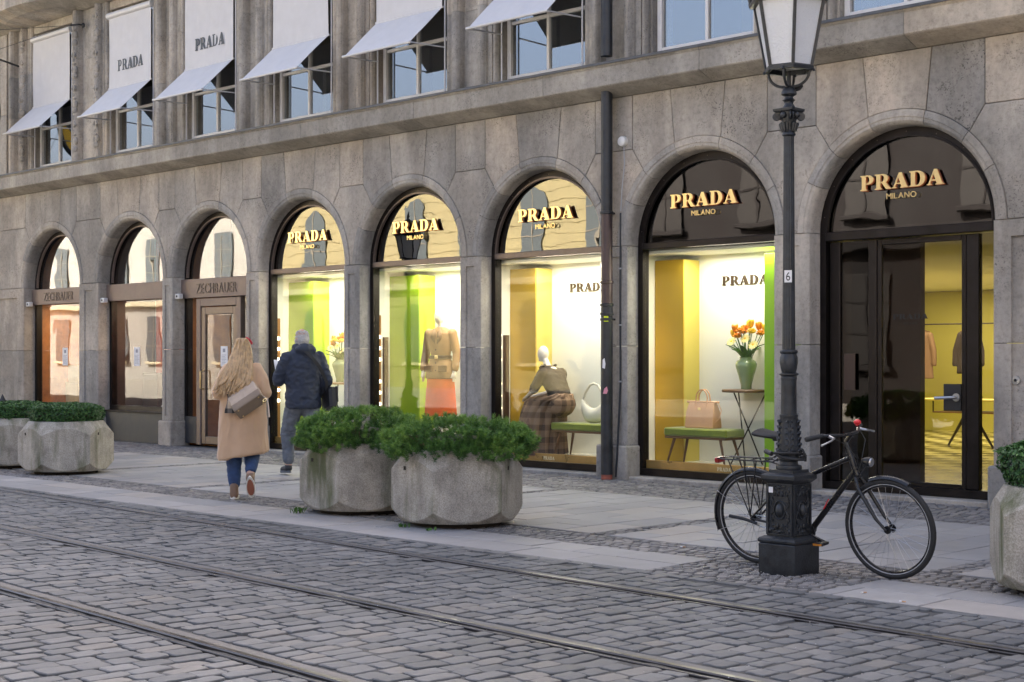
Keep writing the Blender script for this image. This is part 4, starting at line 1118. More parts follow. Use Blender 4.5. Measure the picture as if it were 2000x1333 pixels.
MB().loft(rings).build('skirt', 'plaid_skirt', sb, angle=60)
mb = MB(); mb.ell((0, -.005, .685), (.19, .175, .165)); limb(mb, [(-.09, .02, .665), (-.10, .45, .665)], [.10, .09]); limb(mb, [(.09, .02, .665), (.10, .45, .665)], [.10, .09])
wrinkle(fuse(mb, 'skirt_seat', 'plaid_skirt', sb, .012, 3), .006, (9, 9, 9), 3)
bench((-13.13, .60, DK), 1.0, 'green velvet bench under the white shoulder bag')
g = thing('shoulder_bag', 'white slouchy leather shoulder bag on the bench behind the seated mannequin', 'handbag', (-13.02, .60, DK + .446), 0)
mb = MB()
rr = []
for i in range(13):
    t = i / 12; x = -.2 + .4 * t; top = .20 + .14 * (2 * t - 1) ** 2; bot = .0 + .12 * (2 * t - 1) ** 4
    th = .07 * math.sin(PI * (.06 + .88 * t)) ** .6
    rr.append([(x, th * math.cos(q), (top + bot) / 2 + (top - bot) / 2 * math.sin(q)) for q in [2 * PI * k / 16 for k in range(16)]])
MB().loft(rr).build('body', 'cream_leather', g, angle=60)
MB().tube([(-.19, 0, .31), (-.15, 0, .40), (-.07, 0, .50), (0, 0, .52), (.07, 0, .50), (.15, 0, .40), (.19, 0, .31)], [.014, .018, .018, .018, .018, .018, .014], 8).build('strap', 'cream_leather', g)

# ------------------------------------------------------------------ inside the entrance
area_light('shop_lamp', (-13.0, 9.5, 2.84), 4.0, 6.0, 62, (1.0, .90, .62))
rail = thing('clothes_rail', 'thin black clothes rail inside the entrance', 'clothes rail', (-14.2, 12.3, .03))
MB().tube([(-1.6, 0, 2.13), (1.8, 0, 2.13)], .014, 8).build('bar', 'dark_metal', rail)
for x in (-1.6, 1.8): MB().tube([(x, 0, 0), (x, 0, 2.13)], .014, 8).build('post', 'dark_metal', rail)
def garment(x, mat, mat2, label, ln=.95):
    g = thing('hanging_jacket', label, 'garment', (x, 12.3, .03), 0, 'clothes on the rail')
    mb = MB(); mb.loft([ring(0, 0, z, a, b, 20) for z, a, b in ((2.02 - ln, .26, .09), (2.02 - ln * .5, .22, .085), (1.92, .20, .08), (1.99, .10, .05), (2.01, .05, .04))])
    for s in (-1, 1): limb(mb, [(s * .18, 0, 1.92), (s * .27, -.02, 1.62), (s * .29, -.03, 1.35)], [.06, .055, .045])
    fuse(mb, 'coat', mat, g, .02, 2)
    MB().tube([(-.18, 0, 1.98), (0, 0, 2.03), (.18, 0, 1.98)], .012, 6).build('hanger', 'walnut', g)
    MB().tube([(0, 0, 2.03), (0, 0, 2.10), (.02, 0, 2.14), (.0, 0, 2.165)], .004, 6).build('hook', 'bike_steel', g)
    MB().box(-.03, .03, -.10, -.07, 2.02 - ln + .05, 1.95, .004).build('front_band', mat2, g)
garment(-14.85, 'jacket_dark', 'belt', 'brown jacket hanging at the left of the rail inside the entrance')
garment(-13.85, 'brown_blouse', 'cream_leather', 'dark patterned blouse hanging at the right of the rail inside the entrance', .85)
tb = thing('display_table', 'shop table on splayed dark legs with shoes, inside the entrance', 'table', (-12.05, 8.9, .03))
MB().box(-.85, .75, -.35, .35, .76, .79, .006).build('tabletop', 'yellow_pale', tb)
MB().box(-.5, .75, -.33, .33, .56, .585, .006).build('shelf', 'walnut', tb)
for x, dx in ((-.05, -.4), (.0, .05), (.05, .42)): MB().tube([(x, 0, .56), (x + dx, -.1 if dx > .1 else .12, 0)], [.035, .018], 8).build('leg', 'dark_metal', tb)
for x in (-.5, .75): MB().tube([(x, -.3, .57), (x, -.3, .77)], .012, 6).build('upright', 'dark_metal', tb)
for k in range(4):
    x = -12.45 + k * .2
    mb = MB(); limb(mb, [(0, 0, .03), (0, -.12, .035), (0, -.22, .025)], [.035, .04, .03]); limb(mb, [(0, .02, .05), (0, -.05, .09)], [.02, .014])
    o = fuse(mb, 'shoe', ['belt', 'brown_blouse', 'walnut', 'black_bag'][k], None, .012, 2); o.location = (x, 8.9, .822); o.rotation_euler = (0, 0, rad(20))
    tag(o, ['leftmost', 'second from left', 'second from right', 'rightmost'][k] + ' of the dark shoes on the table inside the entrance', 'shoe', 'shoes on the shop table')
# ================================================================== STREET FURNITURE
def oct_ring(r, z, n=8, ph=PI / 8): return [(r * math.cos(2 * PI * k / n + ph), r * math.sin(2 * PI * k / n + ph), z) for k in range(n)]
def sq(h, z): return [(-h, -h, z), (h, -h, z), (h, h, z), (-h, h, z)]
def make_lamp(loc, label):
    l = thing('street_lamp', label, 'street lamp', loc, 0, 'cast iron street lamps')
    MB().loft([sq(.148, -.02), sq(.15, 0), sq(.15, .20), sq(.146, .206)]).build('base_block', 'iron', l, angle=25)
    MB().loft([sq(h, z) for h, z in ((.140, .207), (.152, .214), (.155, .228), (.150, .243), (.136, .250), (.120, .258))]).build('base_moulding', 'iron', l, angle=25)
    pd = MB().loft([sq(.108, .258), sq(.108, .628)]).build('pedestal', 'iron', l, angle=25)
    # cast relief on the four faces
    for k in range(4):
        M = Matrix.Rotation(PI / 2 * k, 4, 'Z'); m = MB()
        for x in (-.098, .098): m.box(x - .007, x + .007, -.119, -.106, .265, .622, M=M)
        for z in (.268, .615): m.box(-.09, .09, -.119, -.106, z, z + .008, M=M)
        m.ell((0, -.108, .44), (.030, .034, .046), 14, 10, M=M)
        m.tube([(.046 * math.cos(t), -.111, .44 + .064 * math.sin(t)) for t in [2 * PI * i / 22 for i in range(22)]], .006, 6, M=M, closed=True)
        for z in (.60, .29): m.ell((0, -.109, z), (.014, .014, .014), 8, 6, M=M)
        for sx in (-1, 1):
            for sz in (-1, 1):
                for (cx, cz, r0) in ((.055, .115, .026), (.030, .155, .017), (.068, .055, .018)):
                    pts = []
                    for i in range(16):
                        t = i / 15 * 3.6 * PI / 2; r = r0 * (1 - i / 15 * .72)
                        pts.append((sx * (cx + r * math.cos(t + .6)), -.111, .44 + sz * (cz + r * math.sin(t + .6))))
                    m.tube(pts, .0055, 5, M=M)
                m.tube([(sx * .046, -.111, .44 + sz * .0), (sx * .075, -.112, .44 + sz * .035), (sx * .06, -.111, .44 + sz * .09)], .006, 5, M=M)
                m.ell((sx * .08, -.109, .44 + sz * .145), (.012, .010, .020), 8, 5, M=M)
                m.ell((sx * .018, -.109, .44 + sz * .115), (.010, .010, .022), 8, 5, M=M)
        m.build('cast_relief', 'iron', pd, angle=60, fix=True)
    MB().loft([sq(h, z) for h, z in ((.112, .628), (.118, .634), (.135, .65), (.140, .656), (.140, .68), (.136, .686), (.100, .70), (.098, .718), (.095, .72))]).build('pedestal_cap', 'iron', l, angle=25)
    MB().lathe([(.0, .72), (.088, .72), (.092, .732), (.088, .748), (.066, .756), (.062, .775), (.072, .785), (.076, .797), (.070, .81), (.068, .815)], 32).build('foot_ring', 'iron', l, angle=50)
    lf = MB().lathe([(.066, .812), (.076, .83), (.079, .87), (.076, .93), (.070, 1.0), (.064, 1.06), (.061, 1.085), (.066, 1.095), (.064, 1.105), (.056, 1.108)], 40).build('leaf_sleeve', 'iron', l, angle=50)
    m = MB()
    for k in range(5):
        a = 2 * PI * k / 5 + .35
        for j in range(6):
            z = .85 + j * .04; rr = .079 - .014 * (z - .85) / .24
            for s in (-1, 1):
                m.tube([((rr + .001) * math.cos(a), (rr + .001) * math.sin(a), z - .015), ((rr + .007) * math.cos(a + s * .20), (rr + .007) * math.sin(a + s * .20), z + .012), ((rr + .002) * math.cos(a + s * .42), (rr + .002) * math.sin(a + s * .42), z + .0)], [.006, .009, .004], 6)
        m.tube([((.079 - .014 * i / 6 + .002) * math.cos(a), (.079 - .014 * i / 6 + .002) * math.sin(a), .83 + .24 * i / 6) for i in range(7)], .007, 6)
    m.build('acanthus', 'iron', lf, angle=60)
    MB().lathe([(.055, 1.105), (.054, 1.34), (.056, 1.352), (.058, 1.362), (.054, 1.37), (.056, 1.376), (.068, 1.384), (.068, 1.392), (.05, 1.40)], 32).build('lower_shaft', 'iron', l, angle=40)
    kn = MB().lathe([(.048, 1.398), (.058, 1.43), (.063, 1.47), (.060, 1.505), (.050, 1.53), (.058, 1.536), (.062, 1.545), (.058, 1.556), (.046, 1.56)], 32, fl=lambda u, z: 1 + .05 * math.sin(u * 2 * PI * 6 + z * 40)).build('knop', 'iron', l, angle=60)
    MB().lathe([(.046 - .010 * i / 12, 1.558 + 1.50 * i / 12) for i in range(13)], 72, fl=lambda u, z: 1 - .085 * max(0, math.sin(u * 2 * PI * 14)) ** .6).build('fluted_shaft', 'iron', l, angle=60)
    cp = MB().lathe([(.036, 3.055), (.048, 3.065), (.048, 3.075), (.038, 3.085), (.040, 3.12), (.050, 3.16), (.062, 3.20), (.066, 3.225)], 28).build('capital', 'iron', l, angle=50)
    MB().loft([sq(h, z) for h, z in ((.070, 3.225), (.078, 3.232), (.080, 3.248), (.05, 3.256))]).build('abacus', 'iron', cp, angle=25)
    m = MB()
    for k in range(4):
        a = PI / 2 * k + PI / 4
        m.lathe([(.0, -.012), (.028, -.014), (.030, -.006), (.015, 0), (.030, .006), (.028, .014), (.0, .012)], 14, M=Matrix.Translation((.085 * math.cos(a), .085 * math.sin(a), 3.195)) @ Matrix.Rotation(a, 4, 'Z') @ Matrix.Rotation(PI / 2, 4, 'X'))
        b = PI / 2 * k; m.ell((.066 * math.cos(b), .066 * math.sin(b), 3.20), (.024, .024, .024), 10, 7)
        for q in (-.4, 0, .4): m.tube([(.046 * math.cos(b + q), .046 * math.sin(b + q), 3.09), (.06 * math.cos(b + q), .06 * math.sin(b + q), 3.14), (.066 * math.cos(b + q), .066 * math.sin(b + q), 3.15)], [.008, .012, .006], 6)
    m.build('volutes', 'iron', cp, angle=50)
    MB().lathe([(.045, 3.255), (.040, 3.27), (.030, 3.285), (.034, 3.30), (.046, 3.31), (.030, 3.325), (.030, 3.335), (.055, 3.35), (.055, 3.362), (.036, 3.40), (.020, 3.41)], 24).build('neck', 'iron', l, angle=50)
    MB().tube([(0, 0, 3.355), (0, 0, 3.515)], [.02, .013], 10).build('stem', 'iron_dark', l)
    for k in range(4):
        a = PI / 2 * k + .35; u = Vector((math.cos(a), math.sin(a), 0)); pts = []
        for i in range(11):
            t = -PI / 2 + PI / 2 * i / 10; pts.append(u * (.03 + .115 * math.cos(t)) + Vector((0, 0, 3.505 + .10 * math.sin(t))))
        pts += [u * .145 + Vector((0, 0, 3.500)), u * .152 + Vector((0, 0, 3.515)), u * .175 + Vector((0, 0, 3.517)), u * .178 + Vector((0, 0, 3.503))]
        MB().tube(pts, .010, 8).build('bracket', 'iron', l)
    MB().tube([Vector((math.cos(.9), math.sin(.9), 0)) * .035 + Vector((0, 0, 3.380)), Vector((math.cos(.9), math.sin(.9), 0)) * .075 + Vector((0, 0, 3.400)), Vector((math.cos(.9), math.sin(.9), 0)) * .10 + Vector((0, 0, 3.415))], [.012, .018, .008], 8).build('latch', 'iron_dark', l)
    lan = thing('lantern', None, None); lan.parent = l
    r0, r1, z0, z1 = .165, .262, 3.520, 4.03; ph = rad(14)
    def hx(r, z): return [(r * math.cos(PI / 3 * k + ph), r * math.sin(PI / 3 * k + ph), z) for k in range(6)]
    MB().loft([hx(.150, 3.510), hx(r0 + .014, 3.510), hx(r0 + .018, 3.535), hx(r0 + .0, 3.547), hx(.150, 3.545), hx(.150, 3.510)], cap=False).build('bottom_ring', 'iron', lan, angle=25)
    for k in range(6):
        p, q = Vector(hx(r0, 3.535)[k]), Vector(hx(r1, z1)[k]); MB().tube([p, q], .015, 4).build('corner_bar', 'iron', lan)
        a0, a1, b0, b1 = Vector(hx(r0, 3.547)[k]), Vector(hx(r0, 3.547)[(k + 1) % 6]), Vector(hx(r1 - .003, z1)[k]), Vector(hx(r1 - .003, z1)[(k + 1) % 6])
        nrm = (a1 - a0).cross(b0 - a0).normalized() * -.004
        e = .05
        P4 = [a0.lerp(a1, e), a0.lerp(a1, 1 - e), b0.lerp(b1, 1 - e), b0.lerp(b1, e)]
        MB().loft([[tuple(v) for v in P4], [tuple(v + nrm) for v in P4]]).build('pane', 'lantern_glass', lan, smooth=False)
    MB().loft([hx(.255, 3.980), hx(.292, 3.985), hx(.300, 4.000), hx(.296, 4.015), hx(.262, 4.030), hx(.21, 4.125), hx(.13, 4.225), hx(.10, 4.245), hx(.11, 4.255), hx(.11, 4.285), hx(.06, 4.325), hx(.03, 4.345)]).build('roof', 'iron', lan, angle=25)
    for k in range(6):
        p = Vector(hx(.29, 4.010)[k]); MB().lathe([(.0, 0), (.014, 0), (.01, .02), (.018, .04), (.006, .07), (.0, .085)], 8, c=p).build('finial', 'iron', lan)
    MB().lathe([(.03, 4.340), (.022, 4.365), (.035, 4.395), (.02, 4.425), (.008, 4.485), (.0, 4.505)], 14).build('top_finial', 'iron', lan)
    pn = MB().box(-.026, .026, -.0455, -.0435, 2.03, 2.115, M=Matrix.Rotation(rad(28), 4, 'Z')).build('number_plate', 'paper', l, smooth=False)
    o = link('numeral', text_mesh('6', .085, .001, 'dark_wall', .8), pn); o.rotation_euler = (PI / 2, 0, rad(28)); o.location = Matrix.Rotation(rad(28), 4, 'Z') @ Vector((0, -.0462, 2.043))
    return l
lamp = make_lamp((-5.98, -5.24, 0), 'dark cast iron street lamp with fluted post and hexagonal lantern beside the bicycle')
MB().box(-.085, -.05, -.1215, -.1195, .56, .60).build('sticker', 'paper', lamp, smooth=False)
l2 = copy_tree(lamp); l2.location = (-22.9, -5.5, 0); l2['label'] = 'far street lamp seen only as a reflection in the shop window'
for o_ in l2.children:
    pass
# lock cable slung round the foot of the post
pts = []
for i in range(60):
    t = i / 59 * 2 * PI * 2.2; r = .098 + .018 * math.sin(t * 1.3); pts.append((-5.98 + r * math.cos(t), -5.24 + r * math.sin(t), .808 + .022 * math.sin(t * .7) + .012 * i / 59))
pts += [(-5.88, -5.22, .86), (-5.86, -5.21, .82), (-5.87, -5.2, .78)]
lk = MB().tube(pts, .009, 8).build('cable_lock', 'rubber'); tag(lk, 'black cable lock wound round the foot of the lamp post', 'bike lock')
MB().tube([(-6.12, -5.32, .845), (-6.05, -5.345, .83)], [.017, .017], 10).build('lock_head', 'iron_dark', lk)

# ------------------------------------------------------------------ bicycle
bk = thing('bicycle', 'black city bicycle with rear rack leaning against the street lamp', 'bicycle', (-6.38, -5.035, 0), 0)
bk.rotation_euler = (rad(6.5), 0, 0)
RW, WB = .345, 1.10
def wheel(x, nsp, ph):
    w = thing('wheel', None, None); w.parent = bk; w.location = (x, 0, RW)
    N_ = 56
    MB().tube([((RW - .02) * math.cos(2 * PI * k / N_), 0, (RW - .02) * math.sin(2 * PI * k / N_)) for k in range(N_)], .020, 10, closed=True).build('tyre', 'rubber', w)
    rr = []
    for k in range(N_ + 1):
        a = 2 * PI * k / N_; rr.append([(r * math.cos(a), y, r * math.sin(a)) for r, y in ((RW - .036, -.011), (RW - .036, .011), (RW - .052, .008), (RW - .055, 0), (RW - .052, -.008))])
    MB().loft(rr, cap=False).build('rim', 'bike_black', w, angle=50)
    m = MB(); m.tube([((RW - .037) * math.cos(2 * PI * k / N_), -.0115, (RW - .037) * math.sin(2 * PI * k / N_)) for k in range(N_)], .0035, 5, closed=True); m.build('reflective_line', 'grey_plastic', w)
    for k in range(nsp):
        a = 2 * PI * k / nsp + ph; s = 1 if k % 2 else -1; b = a + (.9 if (k // 2) % 2 else -.9)
        MB().tube([(.024 * math.cos(b), s * .030, .024 * math.sin(b)), ((RW - .05) * math.cos(a), 0, (RW - .05) * math.sin(a))], .0013, 4).build('spoke', 'bike_steel', w)
    m = MB(); m.tube([(0, -.055, 0), (0, -.034, 0), (0, -.033, 0), (0, -.028, 0), (0, -.027, 0), (0, .027, 0), (0, .028, 0), (0, .033, 0), (0, .034, 0), (0, .055, 0)], [.008, .01, .028, .028, .018 if x else .026, .018 if x else .026, .03, .03, .01, .008], 16)
    m.build('hub', 'bike_black', w, angle=30)
    return w
wheel(0, 32, .1); wheel(WB, 32, .25)
HT, HB = (.815, 0, .875), (.872, 0, .70)
BB, ST = (.47, 0, .285), (.315, 0, .80)
fr = MB()
fr.tube([HB, HT], .021, 12); fr.tube([(.835, 0, .825), (.345, 0, .62)], [.017, .016], 12); fr.tube([(.862, 0, .735), BB], [.020, .022], 12); fr.tube([BB, ST], .016, 12)
for s in (-1, 1):
    fr.tube([(BB[0] - .02, s * .03, BB[2]), (.25, s * .055, .315), (0, s * .062, RW)], [.012, .011, .008], 8)
    fr.tube([(.345, s * .014, .66), (.2, s * .05, .53), (0, s * .062, RW)], [.009, .008, .008], 8)
fr.tube([(BB[0], -.036, BB[2]), (BB[0], .036, BB[2])], .023, 14)
fr.build('frame', 'bike_black', bk, angle=50)
fk = MB()
for s in (-1, 1): fk.tube([(.874, s * .028, .69), (.905, s * .052, .62), (1.03, s * .055, .42), (WB, s * .052, RW)], [.014, .015, .012, .009], 10)
fk.tube([(.874, -.034, .69), (.874, .034, .69)], .016, 10)
fk.build('fork', 'bike_black', bk, angle=50)
MB().tube([(.60, -.0215, .452), (.645, -.0215, .524)], .004, 6).build('decal', 'bike_red', bk)
st = MB(); st.tube([HT, (.80, 0, .93)], .017, 10); st.tube([(.80, 0, .93), (.845, 0, .985)], .016, 10); st.build('stem', 'bike_black', bk)
hb = MB().tube([(.71, -.335, .995), (.77, -.22, 1.005), (.84, -.09, .99), (.845, 0, .987), (.84, .09, .99), (.77, .22, 1.005), (.71, .335, .995)], .0115, 10).build('handlebar', 'bike_black', bk)
for s in (-1, 1):
    MB().tube([(.705, s * .345, .994), (.71, s * .335, .995), (.765, s * .225, 1.005)], [.016, .018, .0155], 10).build('grip', 'rubber', hb)
    MB().tube([(.79, s * .19, .995), (.84, s * .205, .985), (.845, s * .25, .975), (.82, s * .335, .955)], [.011, .008, .006, .007], 8).build('brake_lever', 'bike_steel', hb)
    MB().tube([(.80, s * .18, .99), (.88, s * .12, .93), (.90, s * .03, .82), (.88, s * .02, .74)], .0028, 6).build('brake_cable', 'rubber', hb)
bell = MB().ell((.765, .215, 1.035), (.026, .026, .02), 12, 8); bell.box(.755, .775, .205, .225, 1.01, 1.03); bell.build('bell', 'bike_red', hb)
ll = MB(); ll.tube([(.885, 0, .70), (.93, 0, .76), (.955, 0, .79)], .006, 6); ll.lathe([(.012, -.05), (.026, -.03), (.036, .01), (.036, .02), (.0, .024)], 16, M=Matrix.Translation((.965, 0, .80)) @ Matrix.Rotation(rad(96), 4, 'Y')); h_ = ll.build('headlight', 'bike_black', bk)
MB().lathe([(.0, 0), (.032, .0), (.026, .008), (.0, .012)], 16, M=Matrix.Translation((.988, 0, .797)) @ Matrix.Rotation(rad(96), 4, 'Y')).build('lens', 'bike_steel', h_)
def guard(x, a0, a1, w_=.026):
    rr = []
    for i in range(25):
        a = rad(a0 + (a1 - a0) * i / 24); R_ = RW + .018
        rr.append([(x + (R_ + dz) * math.cos(a), y, RW + (R_ + dz) * math.sin(a)) for y, dz in ((-w_, -.016), (-w_ * .7, .0), (0, .006), (w_ * .7, 0), (w_, -.016), (w_ * .7, -.004), (0, .002), (-w_ * .7, -.004))])
    return MB().loft(rr)
guard(0, 20, 200).build('rear_mudguard', 'bike_black', bk, angle=60); guard(WB, 62, 112).build('front_mudguard', 'bike_black', bk, angle=60)
for a in (200, 150):
    MB().tube([(0, -.06, RW), ((RW + .016) * math.cos(rad(a)), -.028, RW + (RW + .016) * math.sin(rad(a)))], .0025, 5).build('mudguard_stay', 'bike_steel', bk)
rk = MB()
for s in (-1, 1):
    rk.tube([(.20, s * .03, .765), (.10, s * .06, .772), (-.22, s * .06, .772), (-.27, s * .03, .772)], .006, 8)
    for x in (-.17, -.03, .08): rk.tube([(x, s * .06, .772), (0, s * .066, RW + .02)], .0048, 8)
for x in (-.27, -.12, .02, .14): rk.tube([(x, -.055, .772), (x, .055, .772)], .005, 8)
rk.tube([(.20, -.03, .765), (.26, 0, .80), (.20, .03, .765)], .006, 8); rk.tube([(.14, .0, .765), (.33, 0, .72)], .006, 8)
rk.tube([(-.26, -.03, .78), (.05, -.03, .79), (.22, -.05, .80), (.24, -.02, .82), (.2, .0, .79)], .004, 6)
rk.build('rear_rack', 'bike_black', bk)
MB().box(-.31, -.268, -.045, .045, .735, .775, .008).build('rear_light', 'reflector_red', bk)
sd = MB(); 
rr = []
for i in range(11):
    t = i / 10; x = .08 + .27 * t; w_ = .078 * (1 - t) ** .9 + .018 + .01 * math.sin(PI * t); z = .955 + .02 * (1 - t) ** 2 - .012 * t
    rr.append([(x, w_ * math.cos(q), z + (.022 if math.sin(q) > 0 else .030 * (1 - .4 * t)) * math.sin(q)) for q in [2 * PI * k / 14 for k in range(14)]])
sd.loft(rr); sd.build('saddle', 'rubber', bk, angle=60)
sp = MB(); sp.tube([ST, (.27, 0, .935)], .0135, 10); sp.box(.20, .31, -.02, .02, .915, .94, .006); sp.build('seat_post', 'bike_black', bk)
cr = MB(); cr.tube([(BB[0], -.05, BB[2]), (BB[0], -.066, BB[2])], .07, 24); cr.tube([(BB[0], -.072, BB[2]), (BB[0] + .16, -.078, BB[2] - .055)], [.014, .010], 8)
cr.build('crank', 'bike_black', bk, angle=40); MB().tube([(BB[0], .037, BB[2]), (BB[0], .06, BB[2]), (BB[0] - .16, .07, BB[2] + .055)], [.014, .014, .010], 8).build('crank', 'bike_black', bk)
pe = MB().box(BB[0] + .12, BB[0] + .20, -.175, -.085, BB[2] - .065, BB[2] - .045, .004).build('pedal', 'bike_black', bk)
MB().box(BB[0] + .125, BB[0] + .195, -.177, -.1755, BB[2] - .062, BB[2] - .048).build('reflector', 'amber', pe, smooth=False)
pe = MB().box(BB[0] - .20, BB[0] - .12, .085, .175, BB[2] + .045, BB[2] + .065, .004).build('pedal', 'bike_black', bk)
ch = MB(); ch.tube([(BB[0], -.058, BB[2] + .068), (0, -.058, RW + .028)], .004, 6); ch.tube([(BB[0], -.058, BB[2] - .068), (.05, -.058, RW - .045), (0, -.058, RW - .028)], .004, 6); ch.build('chain', 'bike_steel', bk)
ks = MB(); ks.tube([(.06, -.075, RW - .03), (-.04, -.09, RW + .0), (-.16, -.10, RW + .015)], [.011, .012, .013], 8); ks.build('kickstand', 'iron_dark', bk)

# ------------------------------------------------------------------ planters
def make_planter(loc, label, phi):
    p = thing('planter', label, 'planter', loc, phi, 'hexagonal concrete planters')
    A_, n = .522, 96
    def hexr(t):
        q = (t + PI / 6) % (PI / 3) - PI / 6
        return A_ / math.cos(q)
    z1, z2, zt = .058, .605, .685
    rings = [[] for _ in range(8)]
    for k in range(n):
        t = 2 * PI * k / n; r = hexr(t); d = r - A_; c_, s_ = math.cos(t), math.sin(t)
        prof = [(.42, .040), (A_ - .014, z1 - .014), (r - .004, z1 + d * 1.15 - .004), (r, z1 + d * 1.15 + .006), (r, z2 - d * 1.15 - .008), (r - .008, z2 - d * 1.15 + .004), (A_ - .05, zt - .004), (A_ - .07, zt)]
        for i, (rr_, z) in enumerate(prof): rings[i].append((rr_ * c_, rr_ * s_, z))
    inner = [[(r * math.cos(2 * PI * k / n), r * math.sin(2 * PI * k / n), z) for k in range(n)] for r, z in ((.40, zt), (.385, zt - .01), (.385, zt - .06))]
    MB().loft(rings + inner).build('bowl', 'concrete', p, angle=18)
    MB().lathe([(.0, -.01), (.39, -.01), (.40, .0), (.40, .039), (.0, .0395)], 48).build('foot', 'soil', p)
    MB().lathe([(.0, .63), (.383, .63), (.383, .645), (.0, .65)], 36).build('soil', 'soil', p)
    m = MB().box(-.02, .02, -A_ - .002, -A_ + .01, .50, .54, .002, M=Matrix.Rotation(PI / 6 * 0 + 0, 4, 'Z')); 
    for k in range(6):
        a = PI / 3 * k
        MB().box(-.016, .016, -.003, .004, .505, .54, .0015, M=Matrix.Rotation(a, 4, 'Z') @ Matrix.Translation((A_, -.1, 0)) @ Matrix.Rotation(PI / 2, 4, 'Z')).build('lifting_socket', 'soil', p) if k % 2 == 0 else None
    return p
def tint_add(m, k, t): m.t += [t] * k
def pine_shrub(loc, label, seed, rx, ry, h):
    s = thing('pine_shrub', label, 'shrub', loc, 0, 'dwarf pines in planters')
    rnd = random.Random(seed); m = MB(); br = MB()
    cl = []
    for i in range(95):
        a = rnd.uniform(0, 2 * PI); ph = math.acos(1 - rnd.random() * .99)
        cl.append((a, ph, rnd.uniform(.86, 1.10), rnd.uniform(-.22, .25)))
    for i in range(1900):
        if i < 1000:
            a0, ph0, lump, tc = cl[i % 95]; a = a0 + rnd.gauss(0, .10) / max(.3, math.sin(ph0)); ph = min(PI / 2, max(0, ph0 + rnd.gauss(0, .10)))
        else:
            a = rnd.uniform(0, 2 * PI); ph = rnd.uniform(.35, 1.0) ** .5 * PI / 2; lump = rnd.uniform(.86, .98); tc = rnd.uniform(-.25, .1)
        dep = 1 - abs(rnd.gauss(0, .05)) if i < 1000 else rnd.uniform(.55, 1.0)
        d = Vector((math.cos(a) * math.sin(ph), math.sin(a) * math.sin(ph), math.cos(ph)))
        pz = h * (d.z ** .8 if d.z > 0 else 0) * lump * dep
        droop = -.07 * max(0, math.sin(ph) - .8) * 5 * rnd.random()
        base = Vector((rx * d.x * lump * dep, ry * d.y * lump * dep, pz + droop + .015))
        ax = (Vector((d.x * .7, d.y * .7, .75 + d.z * .3)) + Vector((rnd.gauss(0, .25), rnd.gauss(0, .25), rnd.gauss(0, .15)))).normalized()
        e1 = ax.orthogonal().normalized(); e2 = ax.cross(e1)
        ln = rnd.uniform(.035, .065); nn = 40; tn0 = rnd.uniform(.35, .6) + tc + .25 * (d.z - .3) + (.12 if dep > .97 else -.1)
        for k in range(nn):
            f = rnd.random(); q = rnd.uniform(0, 2 * PI); sp = .75 + .55 * (1 - f)
            dd = (ax * (.35 + .5 * f) + (e1 * math.cos(q) + e2 * math.sin(q)) * sp).normalized()
            p0 = base + ax * ln * f; p1 = p0 + dd * rnd.uniform(.030, .046)
            w_ = dd.cross(Vector((rnd.uniform(-1, 1), rnd.uniform(-1, 1), rnd.uniform(-1, 1)))).normalized() * .0026
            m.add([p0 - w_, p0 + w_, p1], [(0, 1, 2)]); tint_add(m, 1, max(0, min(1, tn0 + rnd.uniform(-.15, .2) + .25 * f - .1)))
    for i in range(34):
        a = rnd.uniform(0, 2 * PI); r = rnd.uniform(.5, .9); x, y = rx * r * math.cos(a), ry * r * math.sin(a)
        br.tube([(x * .3, y * .3, -.03), (x * .65, y * .65, .02 + .03 * rnd.random()), (x, y, h * (1 - r * r) ** .5 * .8 + .03)], [.010, .007, .004], 5)
    MB().lathe([(.0, -.02), (rx * .45, -.02), (rx * .52, h * .2), (rx * .40, h * .5), (.0, h * .62)], 28).build('dark_core', 'soil', s)  # solid dark core added to stand for the shade inside the pine
    br.build('branches', 'branch', s)
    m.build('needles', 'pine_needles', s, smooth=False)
    return s
